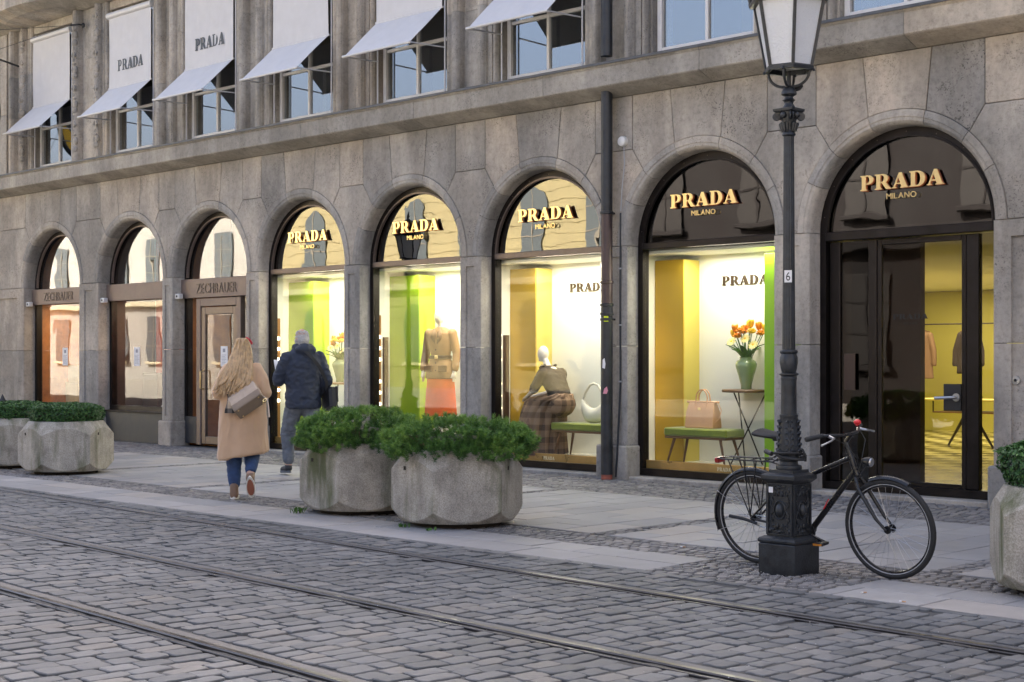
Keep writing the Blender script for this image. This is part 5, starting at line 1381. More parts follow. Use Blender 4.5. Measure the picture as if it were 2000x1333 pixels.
def box_shrub(loc, label, seed, rx, ry, h):
    s = thing('boxwood_shrub', label, 'shrub', loc, 0, 'clipped box shrubs in planters')
    rnd = random.Random(seed); m = MB(); br = MB()
    for i in range(9500):
        a = rnd.uniform(0, 2 * PI); zz = rnd.random()
        top = rnd.random() < .5
        if top:
            r = rnd.random() ** .5; pz = h * (1 - .22 * r ** 4)
        else:
            r = 1.0; pz = h * rnd.uniform(.0, .85)
        lump = 1 + .10 * noise.noise(Vector((math.cos(a) * 2.5 + seed, math.sin(a) * 2.5, pz * 4))) 
        bul = 1 - .12 * abs(pz / h - .55) * 2 * (0 if top else 1)
        dep = 1 - abs(rnd.gauss(0, .06))
        p = Vector((rx * r * lump * dep * bul * math.cos(a), ry * r * lump * dep * bul * math.sin(a), pz * (1 - .06 * abs(rnd.gauss(0, 1))) * (1 + .08 * noise.noise(Vector((math.cos(a) * r * 4, math.sin(a) * r * 4, seed))))))
        nrm = Vector((math.cos(a) * (r if not top else .3 * r), math.sin(a) * (r if not top else .3 * r), .9 if top else .25)) + Vector((rnd.gauss(0, .5), rnd.gauss(0, .5), rnd.gauss(0, .5)))
        nrm.normalize(); e1 = nrm.orthogonal().normalized(); e1 = (Matrix.Rotation(rnd.uniform(0, 6.3), 3, nrm) @ e1); e2 = nrm.cross(e1)
        L_ = rnd.uniform(.012, .021); W_ = L_ * .55
        m.add([p - e1 * L_, p - e2 * W_ + nrm * .002, p + e1 * L_, p + e2 * W_ + nrm * .002], [(0, 1, 2, 3)])
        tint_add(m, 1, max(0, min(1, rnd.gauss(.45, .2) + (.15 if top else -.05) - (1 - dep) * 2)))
    for i in range(40):
        a = rnd.uniform(0, 2 * PI); r = rnd.uniform(.3, .85)
        br.tube([(rx * r * .5 * math.cos(a), ry * r * .5 * math.sin(a), -.03), (rx * r * math.cos(a), ry * r * math.sin(a), h * .8)], [.008, .003], 5)
    MB().lathe([(.0, .01), (rx * .75, .01), (rx * .82, h * .4), (rx * .78, h * .75), (rx * .4, h * .86), (.0, h * .88)], 24).build('dark_core', 'soil', s)  # dark filler body added in place of shade among the inner leaves
    br.build('branches', 'branch', s)
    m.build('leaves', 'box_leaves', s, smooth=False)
    return s
PH = rad(-94)
make_planter((-9.86, -4.80, 0), 'hexagonal concrete planter in front of the seated mannequin, the right one of the pair', PH)
make_planter((-11.33, -4.72, 0), 'hexagonal concrete planter beside the man, the left one of the middle pair', PH + rad(4))
make_planter((-17.86, -4.34, 0), 'mossy hexagonal concrete planter at the left, in front of the tobacconist', PH + rad(5))
make_planter((-19.40, -4.30, 0), 'concrete planter cut off by the left edge of the picture', PH + rad(2))
make_planter((-4.13, -4.68, 0), 'concrete planter cut off by the right edge of the picture', PH + rad(9))
pine_shrub((-9.86, -4.80, .645), 'dense dark green dwarf pine in the right planter of the middle pair', 11, .70, .70, .27)
pine_shrub((-11.33, -4.72, .645), 'loose dwarf pine with bare twigs in the left planter of the middle pair', 23, .72, .66, .31)
box_shrub((-17.86, -4.34, .635), 'clipped box shrub in the mossy planter at the left', 4, .50, .50, .28)
box_shrub((-19.40, -4.30, .635), 'clipped box shrub cut off by the left edge of the picture', 9, .50, .50, .27)
box_shrub((-4.13, -4.68, .635), 'clipped box shrub cut off by the right edge of the picture', 14, .52, .52, .34)

# ------------------------------------------------------------------ drainpipe and small fittings on the wall
pp = thing('drainpipe', 'dark round drainpipe between the seated mannequin and handbag windows', 'drainpipe', (-12.15, -.135, 0))
MB().tube([(0, 0, 5.24), (0, 0, 8.0)], .072, 20).build('upper_pipe', 'pipe_black', pp)
MB().tube([(0, 0, 3.30), (0, 0, 4.80)], .072, 20).build('pipe', 'pipe_black', pp)
MB().tube([(0, 0, 2.14), (0, 0, 3.299)], .0715, 20).build('pipe', 'pipe_brown', pp)
MB().tube([(0, 0, .06), (0, 0, 2.139)], .074, 20).build('pipe', 'pipe_black', pp)
for z in (3.30, 2.44, 2.16, 2.05, 1.98, 6.1): 
    MB().lathe([(.074, z - .02), (.085, z - .014), (.085, z + .014), (.074, z + .02)], 20).build('collar', 'pipe_brown' if 2.3 < z < 2.6 else 'pipe_black', pp)
    if z in (3.30, 1.98): MB().box(-.02, .02, .06, .14, z - .012, z + .012).build('bracket', 'iron_dark', pp)
MB().lathe([(.0, .0), (.07, .0), (.07, .059), (.0, .0595)], 18).build('foot', 'rust_red', pp)
Mr = lambda a, z: Matrix.Rotation(rad(a), 4, 'Z') @ Matrix.Translation((0, -.0765, z))
MB().box(-.028, .028, -.0005, .001, 1.95, 2.02, M=Mr(35, 0)).build('sticker', 'sticker_yellow', pp, smooth=False)
MB().prism([(-.02, 1.18), (.03, 1.18), (.045, 1.22), (.03, 1.27), (-.005, 1.24)], -.0005, .001, M=Mr(20, -.12)).build('sticker', 'sticker_pink', pp, smooth=False)
MB().prism([(-.02, 1.38), (.015, 1.37), (.025, 1.43), (.01, 1.50), (-.015, 1.48)], -.0005, .001, M=Mr(12, 0)).build('sticker', 'paper', pp, smooth=False)
cb = tag(MB().tube([(-12.03, -.012, 3.30), (-12.035, -.014, 2.2), (-12.03, -.014, 1.2), (-12.035, -.064, .40), (-12.06, -.07, .03)], .012, 8).build('wall_cable', 'pipe_black'), 'thin dark cable running down the wall beside the drainpipe', 'cable')
for z in (2.6, 1.9, 1.2): MB().box(-12.05, -12.01, -.03, -.006, z, z + .02, .003).build('clip', 'grey_plastic', cb)
sn = MB().lathe([(.0, 0), (.062, 0), (.064, .02), (.058, .055), (.045, .062), (.0, .064)], 24, M=Matrix.Translation((-11.985, .0, 4.18)) @ Matrix.Rotation(PI / 2, 4, 'X')).build('wall_sensor', 'white_plastic')
tag(sn, 'small round white sensor on the wall right of the drainpipe', 'sensor'); MB().tube([(-11.98, -.008, 4.12), (-11.97, -.008, 3.9), (-12.01, -.008, 3.6), (-12.03, -.008, 3.32)], .007, 6).build('cable', 'grey_plastic', sn)
bt = MB().lathe([(.0, 0), (.045, 0), (.043, .016), (.0, .02)], 20, M=Matrix.Translation((-6.88, .03, 1.28)) @ Matrix.Rotation(PI / 2, 4, 'X')).build('door_bell', 'bike_steel')
tag(bt, 'round steel door bell on the stone right of the entrance', 'door bell'); MB().ell((-6.88, .006, 1.28), (.016, .008, .016), 10, 6).build('button', 'iron_dark', bt)
bo = thing('bollard', 'dark metal bollard behind the leftmost planter', 'bollard', (-20.95, -3.70, 0)); MB().lathe([(.0, 0), (.065, 0), (.06, .03), (.05, .05), (.05, .80), (.06, .81), (.06, .86), (.05, .87), (.0, .97)], 20).build('post', 'iron_dark', bo)
# hanging sign at the far left and the overhead wire hook
sg = thing('hanging_sign', 'oval iron shop sign with yellow centre at the far left edge', 'sign', (-27.78, 0, 6.35))
MB().tube([(0, -.85 + .42 * math.cos(2 * PI * k / 32), .72 * math.sin(2 * PI * k / 32)) for k in range(32)], .05, 8, closed=True).build('rim', 'iron', sg)
MB().loft([[(x, -.85 + .40 * math.cos(2 * PI * k / 32), .70 * math.sin(2 * PI * k / 32)) for k in range(32)] for x in (-.02, .02)]).build('plate', 'petal_yellow', sg)
MB().tube([(0, 0, .95), (0, -.5, 1.05), (0, -.85, .98), (0, -.85, .76)], .02, 8).build('bracket', 'iron', sg)
wr = thing('overhead_wire', 'thin overhead wire fixed to an iron hook on the carved pilaster', 'wire', (-25.25, .02, 7.72))
MB().tube([(0, 0, 0), (0, -.12, 0), (-.1, -.22, -.02)], .016, 8).build('hook', 'iron_dark', wr); MB().ell((.0, -.02, 0), (.05, .03, .05), 10, 6).build('wall_plate', 'iron_dark', wr)
MB().tube([(-.1, -.22, -.02), (-3, -1.6, .05), (-9, -4.6, .6)], .006, 5).build('wire', 'iron_dark', wr); MB().tube([(-.1, -.22, -.02), (-3, -1.2, -.5), (-9, -3.6, -1.2)], .005, 5).build('wire', 'iron_dark', wr)
# ================================================================== PEOPLE
def hand(m, wrist, d, side, r=1.0):
    """palm, four fingers and a thumb from the wrist along d"""
    w = Vector(wrist); d = Vector(d).normalized(); s = d.cross(Vector((0, 0, 1))).normalized() * side; n = s.cross(d)
    limb(m, [w, w + d * .07 * r], [.026 * r, .034 * r])
    for k in range(4):
        o = (k - 1.5) * .019 * r; L_ = (.062, .074, .070, .055)[k] * r
        a = w + d * .085 * r + s * o; b = a + d * L_ * .55 - n * .008; c = b + d * L_ * .35 - n * .025
        limb(m, [a, b, c], [.0105 * r, .0095 * r, .008 * r], 8)
    t = w + d * .03 * r - s * .028 * r
    limb(m, [t, t + (d * .6 - s * .7) * .045 * r, t + (d * .95 - s * .55) * .075 * r], [.013 * r, .0115 * r, .009 * r], 8)

# ---- woman in the camel coat: local +y is the way she walks, +x her right
mb = MB()
mb.ell((0, 0, .92), (.165, .12, .14)); mb.ell((0, 0, 1.10), (.13, .095, .18)); mb.ell((0, 0, 1.28), (.165, .105, .17))
limb(mb, [(0, -.01, 1.38), (0, .01, 1.49)], [.058, .05]); mb.ell((0, .02, 1.585), (.074, .092, .112)); limb(mb, [(0, .105, 1.58), (0, .122, 1.565)], [.016, .012])
mb.ell((0, .07, 1.51), (.04, .04, .035)); 
for s in (-1, 1): mb.ell((s * .076, .01, 1.575), (.010, .020, .03), 8, 6)
limb(mb, [(-.09, 0, .90), (-.095, .03, .50), (-.085, -.01, .10)], [.092, .062, .042])
limb(mb, [(.09, 0, .90), (.10, .06, .52), (.095, -.17, .27)], [.092, .062, .042])
limb(mb, [(-.085, -.01, .07), (-.09, .13, .04)], [.04, .03]); limb(mb, [(.095, -.19, .25), (.10, -.12, .10)], [.04, .032])
for s in (-1, 1):
    limb(mb, [(s * .15, 0, 1.37), (s * .235, -.05, 1.13), (s * .16, .20, 1.16)], [.055, .045, .032])
    hand(mb, (s * .17, .20, 1.16), (-s * .4, .9, .25), s, .95)
wm = fuse(mb, 'person', 'skin', None, .012, 3)
wm.location = (-13.16, -4.84, 0.004); wm.rotation_euler = (0, 0, rad(50))
tag(wm, 'person with long blond hair walking away in a camel coat and blue jeans', 'person')
mb = MB()
limb(mb, [(-.09, 0, .86), (-.095, .03, .52), (-.09, .0, .30), (-.086, -.005, .17)], [.108, .088, .074, .060]); limb(mb, [(.09, 0, .86), (.10, .06, .54), (.098, -.04, .41), (.096, -.13, .33)], [.108, .088, .076, .060]); mb.ell((0, 0, .92), (.175, .13, .12))
jn = fuse(mb, 'jeans', 'jeans_blue', wm, .013, 3); wrinkle(jn, .006, (12, 12, 16), 1)
for p, q in (((-.086, -.005, .185), (-.0855, -.007, .135)), ((.096, -.125, .335), (.0955, -.155, .30))):
    MB().tube([p, q], [.060, .052], 18).build('cuff', 'jeans_blue', jn)
mb = MB(); n = 72; rings = []
for z, a, b, dy, fo in ((.46, .262, .205, -.02, 1.0), (.47, .265, .208, -.02, 1.0), (.62, .258, .195, -.015, .8), (.80, .25, .182, -.01, .6), (.98, .238, .168, -.01, .45), (1.12, .228, .16, -.01, .35), (1.26, .212, .15, -.005, .2), (1.35, .185, .13, 0, .1), (1.415, .13, .105, 0, 0), (1.46, .075, .07, .005, 0)):
    rings.append([(a * math.cos(t) * (1 + fo * (.035 * math.sin(5 * t + .6) + .02 * math.sin(9 * t + 1))), dy + b * math.sin(t) * (1 + fo * (.05 * math.sin(4 * t + z) + .03 * math.sin(7 * t))), z + (.045 * math.cos(t) * (1 if z < .5 else 0) + .01 * math.sin(3 * t)) * (z < .65)) for t in [2 * PI * k / n for k in range(n)]])
mb.loft(rings)
for s in (-1, 1): limb(mb, [(s * .150, -.005, 1.365), (s * .242, -.055, 1.13), (s * .18, .16, 1.145)], [.078, .074, .062])
ct = fuse(mb, 'coat', 'camel', wm, .013, 4); wrinkle(ct, .010, (7, 7, 2.2), 3)
MB().tube([(.0, -.185, .74), (.02, -.19, .62), (.01, -.20, .50)], [.002, .003, .002], 4).build('back_seam', 'camel', ct)
# hair: a cap and many locks falling over the left shoulder and back
rnd = random.Random(8)
m = MB(); m.ell((0, .0, 1.60), (.088, .108, .112), 24, 16)
for i in range(150):
    a = rnd.uniform(-PI * .98, -PI * .02) if i % 4 else rnd.uniform(0, PI); top = Vector((.02 * rnd.gauss(0, 1), -.01 + .03 * rnd.gauss(0, 1), 1.705)); side = Vector((.09 * math.cos(a), .0 + .105 * math.sin(a), 1.58 + rnd.uniform(-.03, .03)))
    if a > 0 : side.y = min(side.y, .04)
    ex = side.x * 1.55 - .055 + rnd.gauss(0, .02); L_ = rnd.uniform(1.08, 1.22)
    mid = Vector((side.x * 1.45 - .02, min(side.y, -.06) - .055, 1.42)); low = Vector((ex, -.17 + rnd.gauss(0, .015), 1.27)); end = Vector((ex - .03 + rnd.gauss(0, .025), -.20 + rnd.gauss(0, .015), L_))
    p = [top, top.lerp(side, .5) + Vector((0, -.015, .035)), side, mid, low + Vector((rnd.gauss(0, .012), 0, 0)), (low + end) / 2 + Vector((rnd.gauss(0, .016), 0, 0)), end]
    q = []
    for k in range(len(p) - 1):
        for f in (0, .5):
            q.append(p[k].lerp(p[k + 1], f))
    q.append(p[-1]); q = [q[0]] + [(q[k - 1] + q[k] * 2 + q[k + 1]) / 4 for k in range(1, len(q) - 1)] + [q[-1]]
    r = rnd.uniform(.008, .014); m.tube(q, [r * .5] + [r] * (len(q) - 3) + [r * .8, .002], 6)
m.build('hair', 'hair_blond', wm, angle=80)
MB().tube([(.102 * math.cos(t), .055 + .0 * t, 1.60 + .118 * math.sin(t)) for t in [PI * (.12 + .30 * k / 12) for k in range(13)]], [.006] + [.012] * 11 + [.006], 8).build('hairband', 'red_plastic', wm)
mb = MB(); mb.tube([(.085 * math.cos(t), .02 + .08 * math.sin(t), 1.45 + .015 * math.sin(2 * t)) for t in [2 * PI * k / 20 for k in range(20)]], .034, 10, closed=True)
sc = mb.build('scarf', 'plaid', wm)
mb = MB(); rr = []
for i in range(9):
    f = i / 8; rr.append([(-.09 + x * (1 + .25 * f) + .01 * math.sin(f * 5), -.175 - .045 * min(1, f * 2.5) + y, 1.12 - .20 * f) for x, y in ((-.055, .008), (-.02, -.006), (.02, .006), (.055, -.004), (.055, -.012), (.02, -.004), (-.02, -.016), (-.055, -.002))])
mb.loft(rr); sc2 = mb.build('scarf_end', 'plaid', sc)
m = MB()
for k in range(14): x = -.16 + k * .0125; m.tube([(x, -.222, .925), (x + rnd.gauss(0, .006), -.225, .885)], .0025, 4)
m.build('fringe', 'camel', sc)
for nm_, pts, toe in (('L', None, None),):
    pass
def boot(parent, heel, toe, up, nm='boot'):
    h_, t_, u = Vector(heel), Vector(toe), Vector(up).normalized(); d = (t_ - h_).normalized()
    mb = MB(); limb(mb, [h_ + u * .045 + d * .03, h_ + u * .135 + d * .025], [.048, .046]); limb(mb, [h_ + u * .045 + d * .03, t_ + u * .04 - d * .04], [.046, .040])
    b = fuse(mb, nm, 'boot_brown', parent, .010, 2)
    s = d.cross(u).normalized(); o = []
    for k in range(24):
        q = 2 * PI * k / 24; L_ = (t_ - h_).length; o.append((h_ + t_) / 2 + d * (L_ / 2 + .012) * math.cos(q) + s * (.047 + .006 * math.cos(q)) * math.sin(q))
    MB().loft([[tuple(p + u * z) for p in o] for z in (-.004, .026)]).build('sole', 'sole_white', b)
    o2 = [((h_ + t_) / 2).lerp(p, .78) for p in o]
    MB().loft([[tuple(p + u * z) for p in o2] for z in (-.008, -.0045)]).build('tread', 'sole_red', b)
boot(wm, (-.086, -.06, .006), (-.092, .17, .006), (0, 0, 1)); boot(wm, (.095, -.255, .245), (.105, -.150, .04), (0, .89, .46))
# handbag slung on her back
bg_ = thing('handbag', 'pale leather tote bag with taupe base slung on the blond walker', 'handbag', (0, 0, 0), 0)
BM = Matrix.Translation(wm.location) @ Matrix.Rotation(rad(50), 4, 'Z') @ Matrix.Translation((.11, -.30, .99)) @ Matrix.Rotation(rad(-34), 4, 'Y') @ Matrix.Rotation(rad(-40), 4, 'X') @ Matrix.Scale(.95, 4)
bg_.matrix_world = BM
mb = MB(); mb.loft([[(-w, -d, z), (w, -d, z), (w, d, z), (-w, d, z)] for z, w, d in ((.075, .172, .082), (.20, .172, .072), (.32, .15, .035), (.385, .135, .02))])
wrinkle(fuse(mb, 'body', 'pale_leather', bg_, .010, 6), .006, (10, 10, 9), 2)
mb = MB(); mb.loft([[(-w, -d, z), (w, -d, z), (w, d, z), (-w, d, z)] for z, w, d in ((0, .168, .080), (.01, .177, .088), (.098, .178, .088))])
fuse(mb, 'base', 'taupe_leather', bg_, .010, 3)
for x in (-.13, .13): 
    for y in (-.06, .06): MB().ell((x, y, -.003), (.010, .010, .006), 8, 5).build('stud', 'gold', bg_)
for y in (-.03, .03): MB().tube([(-.08, y, .30), (-.07, y, .42), (0, y * .6, .52), (.07, y, .42), (.08, y, .30)], .011, 8).build('strap', 'pale_leather', bg_)
MB().tube([(.16, 0, .05), (.20, -.02, -.05), (.17, -.03, -.17), (.12, -.03, -.30)], [.007, .006, .007, .008], 6).build('hanging_strap', 'pale_leather', bg_); MB().tube([(.17 + .022 * math.cos(2 * PI * k / 12), -.03, -.06 + .018 * math.sin(2 * PI * k / 12)) for k in range(12)], .005, 6, closed=True).build('ring', 'gold', bg_)

# ---- man in the navy jacket
mb = MB()
mb.ell((0, 0, .99), (.175, .125, .14)); mb.ell((0, .01, 1.20), (.16, .12, .20)); mb.ell((0, .01, 1.42), (.20, .125, .19))
limb(mb, [(0, .0, 1.55), (0, .03, 1.66)], [.062, .056]); mb.ell((0, .05, 1.755), (.078, .098, .118)); limb(mb, [(0, .14, 1.75), (0, .162, 1.73)], [.018, .013]); mb.ell((0, .10, 1.675), (.042, .045, .035))
for s in (-1, 1): mb.ell((s * .081, .03, 1.745), (.012, .022, .033), 8, 6)
LL = [(-.10, .0, .97), (-.115, .24, .56), (-.105, .25, .14)]; RL = [(.10, .0, .97), (.11, .0, .53), (.11, -.32, .19)]
limb(mb, LL, [.10, .066, .045]); limb(mb, RL, [.10, .066, .045]); limb(mb, [(-.105, .25, .09), (-.11, .39, .07)], [.042, .032]); limb(mb, [(.11, -.34, .16), (.11, -.24, .05)], [.042, .032])
LA = [(-.215, .0, 1.51), (-.295, .10, 1.22), (-.17, .33, 1.30)]; RA = [(.215, .0, 1.51), (.285, -.05, 1.21), (.255, .12, 1.02)]
limb(mb, LA, [.062, .05, .034]); limb(mb, RA, [.062, .05, .034]); hand(mb, LA[2], (.4, .85, .2), -1, 1.0); hand(mb, RA[2], (0, .5, -.8), 1, 1.0)
mn = fuse(mb, 'person', 'skin', None, .012, 3)
MANLOC = (-15.17, -2.52, 0.0)
mn.location = MANLOC; mn.rotation_euler = (0, 0, rad(74))
tag(mn, 'grey-haired person in navy jacket and grey jeans striding left past the green window', 'person')
mb = MB(); limb(mb, [LL[0], LL[1], (-.107, .247, .20)], [.122, .092, .066]); limb(mb, [RL[0], RL[1], (.11, -.27, .24)], [.122, .092, .066]); mb.ell((0, 0, .98), (.19, .14, .13))
for k in range(6): z = .24 + k * .03; mb.tube([(-.107 + .069 * math.cos(t), .246 + .069 * math.sin(t), z + .006 * math.sin(t * 2 + k)) for t in [2 * PI * j / 14 for j in range(14)]], .007, 5, closed=True)
for k in range(4): z = .52 + k * .035; mb.tube([(-.114 + .094 * math.cos(t), .235 - (z - .52) * .5 + .094 * math.sin(t), z + .01 * math.sin(t * 2 + k)) for t in [2 * PI * j / 14 for j in range(14)]], .007, 5, closed=True)
wrinkle(fuse(mb, 'jeans', 'jeans_grey', mn, .012, 3), .007, (10, 10, 14), 5)
mb = MB()
rings = []
for z, a, b, dy in ((.87, .225, .165, .0), (.88, .23, .17, 0), (1.0, .228, .165, .0), (1.15, .225, .162, .01), (1.30, .24, .165, .01), (1.45, .25, .155, .01), (1.54, .22, .13, .01), (1.60, .14, .105, .015), (1.66, .085, .085, .03)):
    rings.append([(a * math.cos(t) * (1 + .014 * math.sin(8 * t + z * 9)), dy + b * math.sin(t) * (1 + .02 * math.sin(5 * t + z * 14)), z) for t in [2 * PI * k / 48 for k in range(48)]])
mb.loft(rings)
limb(mb, [(-.215, .0, 1.50), (-.30, .10, 1.22), (-.20, .28, 1.275)], [.084, .078, .060]); limb(mb, [(.215, .0, 1.50), (.292, -.05, 1.21), (.262, .09, 1.05)], [.084, .078, .060])
mb.ell((0, -.085, 1.605), (.135, .075, .075)); mb.tube([(.10 * math.cos(t), .02 + .10 * math.sin(t), 1.645 + .02 * math.sin(t)) for t in [2 * PI * k / 18 for k in range(18)]], .035, 8, closed=True)
for k in range(0): z = .98 + k * .10; mb.tube([(.232 * math.cos(t), .005 + .168 * math.sin(t), z + .012 * math.sin(t * 3 + k)) for t in [2 * PI * j / 30 for j in range(30)]], .008, 5, closed=True)
jk2 = fuse(mb, 'jacket', 'navy_jacket', mn, .012, 3); wrinkle(jk2, .012, (7, 7, 10), 7)
# short grey hair round a thin crown
rnd = random.Random(4); m = MB()
for i in range(520):
    a = rnd.uniform(0, 2 * PI); e = rnd.uniform(-.75, .95)
    d = Vector((math.cos(a) * math.cos(e), math.sin(a) * math.cos(e), math.sin(e)))
    if d.y > .45 - .2 * d.z: continue
    if d.z > .72 and rnd.random() < .8: continue
    p = Vector((0, .05, 1.757)) + Vector((d.x * .078, d.y * .098, d.z * .118)); q = p + d * .012 + Vector((0, -.008, -.016))
    m.tube([p, (p + q) / 2 + d * .004, q], [.006, .006, .002], 5)
m.ell((0, .022, 1.742), (.079, .084, .082), 18, 12)
m.build('hair', 'hair_grey', mn, angle=80)
def shoe(parent, heel, toe, up):
    h_, t_, u = Vector(heel), Vector(toe), Vector(up).normalized(); d = (t_ - h_).normalized(); s = d.cross(u).normalized()
    mb = MB(); limb(mb, [h_ + u * .06 + d * .04, h_ + u * .095 + d * .05], [.05, .045]); limb(mb, [h_ + u * .055 + d * .04, t_ + u * .045 - d * .05], [.048, .038])
    b = fuse(mb, 'shoe', 'shoe_black', parent, .010, 2); o = []
    for k in range(24):
        q = 2 * PI * k / 24; o.append((h_ + t_) / 2 + d * ((t_ - h_).length / 2 + .01) * math.cos(q) + s * .05 * math.sin(q))
    MB().loft([[tuple(p + u * z) for p in o] for z in (0, .03)]).build('sole', 'shoe_sole', b)
shoe(mn, (-.105, .20, .035), (-.112, .475, .02), (0, .05, 1)); shoe(mn, (.11, -.42, .19), (.11, -.22, .012), (0, .62, .78))
bgm = thing('messenger_bag', 'black messenger bag hanging at the hip of the person in navy jacket', 'bag', (0, 0, 0))
bgm.matrix_world = Matrix.Translation(MANLOC) @ Matrix.Rotation(rad(74), 4, 'Z') @ Matrix.Translation((.325, -.10, .84)) @ Matrix.Rotation(rad(-10), 4, 'X')
MB().box(-.055, .055, -.16, .16, 0, .28, .03).build('body', 'black_bag', bgm); MB().box(.04, .062, -.155, .155, .08, .285, .008).build('flap', 'black_bag', bgm)
for y in (-.08, .02): MB().tube([(.03, y, .03), (.045, y - .02, -.06), (.03, y - .03, -.11)], [.008, .01, .006], 6).build('loose_strap', 'black_bag', bgm)
st_ = []
for p in ((.268, -.12, 1.08), (.255, -.145, 1.2), (.15, -.185, 1.38), (.05, -.185, 1.5), (-.06, -.14, 1.62), (-.10, -.05, 1.66)): st_.append(p)
rr = []
for i, p in enumerate(st_):
    rr.append([(p[0] + dx, p[1] + dy, p[2] + dz) for dx, dy, dz in ((-.018, -.004, -.012), (.018, -.004, .012), (.018, -.012, .012), (-.018, -.012, -.012))])
o = MB().loft(rr).build('strap', 'black_bag', bgm); o.matrix_parent_inverse = bgm.matrix_world.inverted() @ (Matrix.Translation(MANLOC) @ Matrix.Rotation(rad(74), 4, 'Z'))
pa = MB().loft([[(-.09, 0, 0), (.09, .02, .0), (.09, .022, .0), (-.09, .002, 0)], [(-.10, .03, .12), (.08, .07, .11), (.08, .072, .11), (-.10, .032, .12)], [(-.08, .10, .17), (.09, .13, .16), (.09, .132, .16), (-.08, .102, .17)]]).build('leaflet', 'paper')
pa.matrix_world = Matrix.Translation(MANLOC) @ Matrix.Rotation(rad(74), 4, 'Z') @ Matrix.Translation((-.13, .40, 1.31))
tag(pa, 'white folded leaflet in the hand of the person in navy jacket', 'leaflet')
# ================================================================== GROUND
CAMP = Vector((0, -14.0))
RD = Vector((-.9986, .0527)); RN = Vector((.0527, .9986))          # along and across the tram rails
QR = [6.99, 5.41, 3.99]
def rw(s, q): p = CAMP + RD * s + RN * q; return p.x, p.y
FW = Vector((-math.sin(rad(44.88)), math.cos(rad(44.88)))); RT = Vector((math.cos(rad(44.88)), math.sin(rad(44.88))))
def view(x, y):
    d = Vector((x, y)) - CAMP; z = d.dot(FW); u = d.dot(RT) / max(z, .1)
    vis = z > 1 and abs(u) < .36 and 1.5 / z < .228
    return vis, z
g = MB().add([(-400, -400, -.06), (400, -400, -.06), (400, 400, -.06), (-400, 400, -.06)], [(0, 1, 2, 3)]).build('ground', 'joint_fill', None, smooth=False); tag(g, kind='structure')
def fill_sheet(x0, x1, y0, y1, st, zlo, zhi):
    """joint filling that rises and falls, so some joints lie full and others open"""
    nx, ny = int((x1 - x0) / st), int((y1 - y0) / st); vs = []; fs = []
    for j in range(ny + 1):
        for i in range(nx + 1):
            x, y = x0 + (x1 - x0) * i / nx, y0 + (y1 - y0) * j / ny
            k = noise.noise(Vector((x * 1.7, y * 1.7, 0))) * .6 + noise.noise(Vector((x * 7, y * 7, 3))) * .5
            vs.append((x, y, zlo + (zhi - zlo) * max(0, min(1, .5 + k))))
    for j in range(ny):
        for i in range(nx): q = j * (nx + 1) + i; fs.append((q, q + 1, q + nx + 2, q + nx + 1))
    return MB().add(vs, fs)
road = fill_sheet(-30, 3, -12.5, -5.7, .06, -.020, -.003).add([(-60, -40, -.02), (30, -40, -.02), (30, -5.7, -.02), (-60, -5.7, -.02)], [(0, 1, 2, 3)]).build('road', 'joint_fill'); tag(road, kind='structure')
pav = MB().add([(-60, -5.699, -.012), (30, -5.699, -.012), (30, .3, -.012), (-60, .3, -.012)], [(0, 1, 2, 3)]).build('pavement', 'joint_fill', None, smooth=False); tag(pav, kind='structure')

def sett_shape(rnd, n=20, jag=.04, rings=((1.0, -.03), (1.0, -.006), (.97, -.0015), (.90, .0)), dome=.0008, pw=11.0):
    """unit sett, outline in [-.5, .5]; returns verts, faces"""
    out = []
    ph = [rnd.uniform(0, 6.28) for _ in range(4)]
    for k in range(n):
        t = 2 * PI * (k + .5) / n; c_, s_ = math.cos(t), math.sin(t)
        r = .5 / (abs(c_) ** pw + abs(s_) ** pw) ** (1 / pw)
        r *= 1 + jag * (math.sin(2 * t + ph[0]) * .5 + math.sin(3 * t + ph[1]) * .6 + math.sin(5 * t + ph[2]) * .4 + rnd.uniform(-.8, .8))
        out.append((r * c_, r * s_))
    vs = []
    for k, z in rings: vs += [(x * k, y * k, z + (rnd.uniform(-.0012, .0012) if z > -.005 else 0)) for x, y in out]
    vs.append((0, 0, dome)); fs = []
    for i in range(len(rings) - 1):
        for j in range(n): q = (j + 1) % n; fs.append((i * n + j, i * n + q, (i + 1) * n + q, (i + 1) * n + j))
    b = (len(rings) - 1) * n
    for j in range(n): fs.append((b + j, b + (j + 1) % n, len(vs) - 1))
    return vs, fs
rnd = random.Random(21)
SH = [sett_shape(rnd) for _ in range(24)]
SM = []
for vs, fs in SH:
    me = MB().add(vs, fs).mesh('sett', 'sett', True, 40); SM.append(me)
setts = []
s = -7.0
def near_rail(q, h): return any(qi - .075 - h < q < qi + .175 + h for qi in QR)
while s < 44:
    w = rnd.uniform(.118, .155); sc_ = s + w / 2
    q = 1.2 + rnd.uniform(0, .2); 
    while q < 8.6:
        ln = rnd.uniform(.13, .24) if q < 5.4 else rnd.uniform(.12, .20)
        # stop and restart at each rail
        for qi in QR:
            if q < qi - .055 and q + ln > qi - .115: ln = qi - .058 - q
            if qi - .06 < q < qi + .15: q = qi + .155 + rnd.uniform(0, .02); ln = rnd.uniform(.14, .19)
        if ln < .07: q += max(ln, .01) + .005; continue
        x, y = rw(sc_ + rnd.uniform(-.006, .006), q + ln / 2)
        if y < -5.99 - .02 and x < 6 and x > -44:
            setts.append((x, y, ln - rnd.uniform(.006, .022), w - rnd.uniform(.004, .026), rnd.gauss(0, .055), rnd.gauss(0, .0025), rnd.randrange(24), rnd.uniform(0, 1), rnd.gauss(0, .012), rnd.gauss(0, .012)))
        q += ln
    s += w
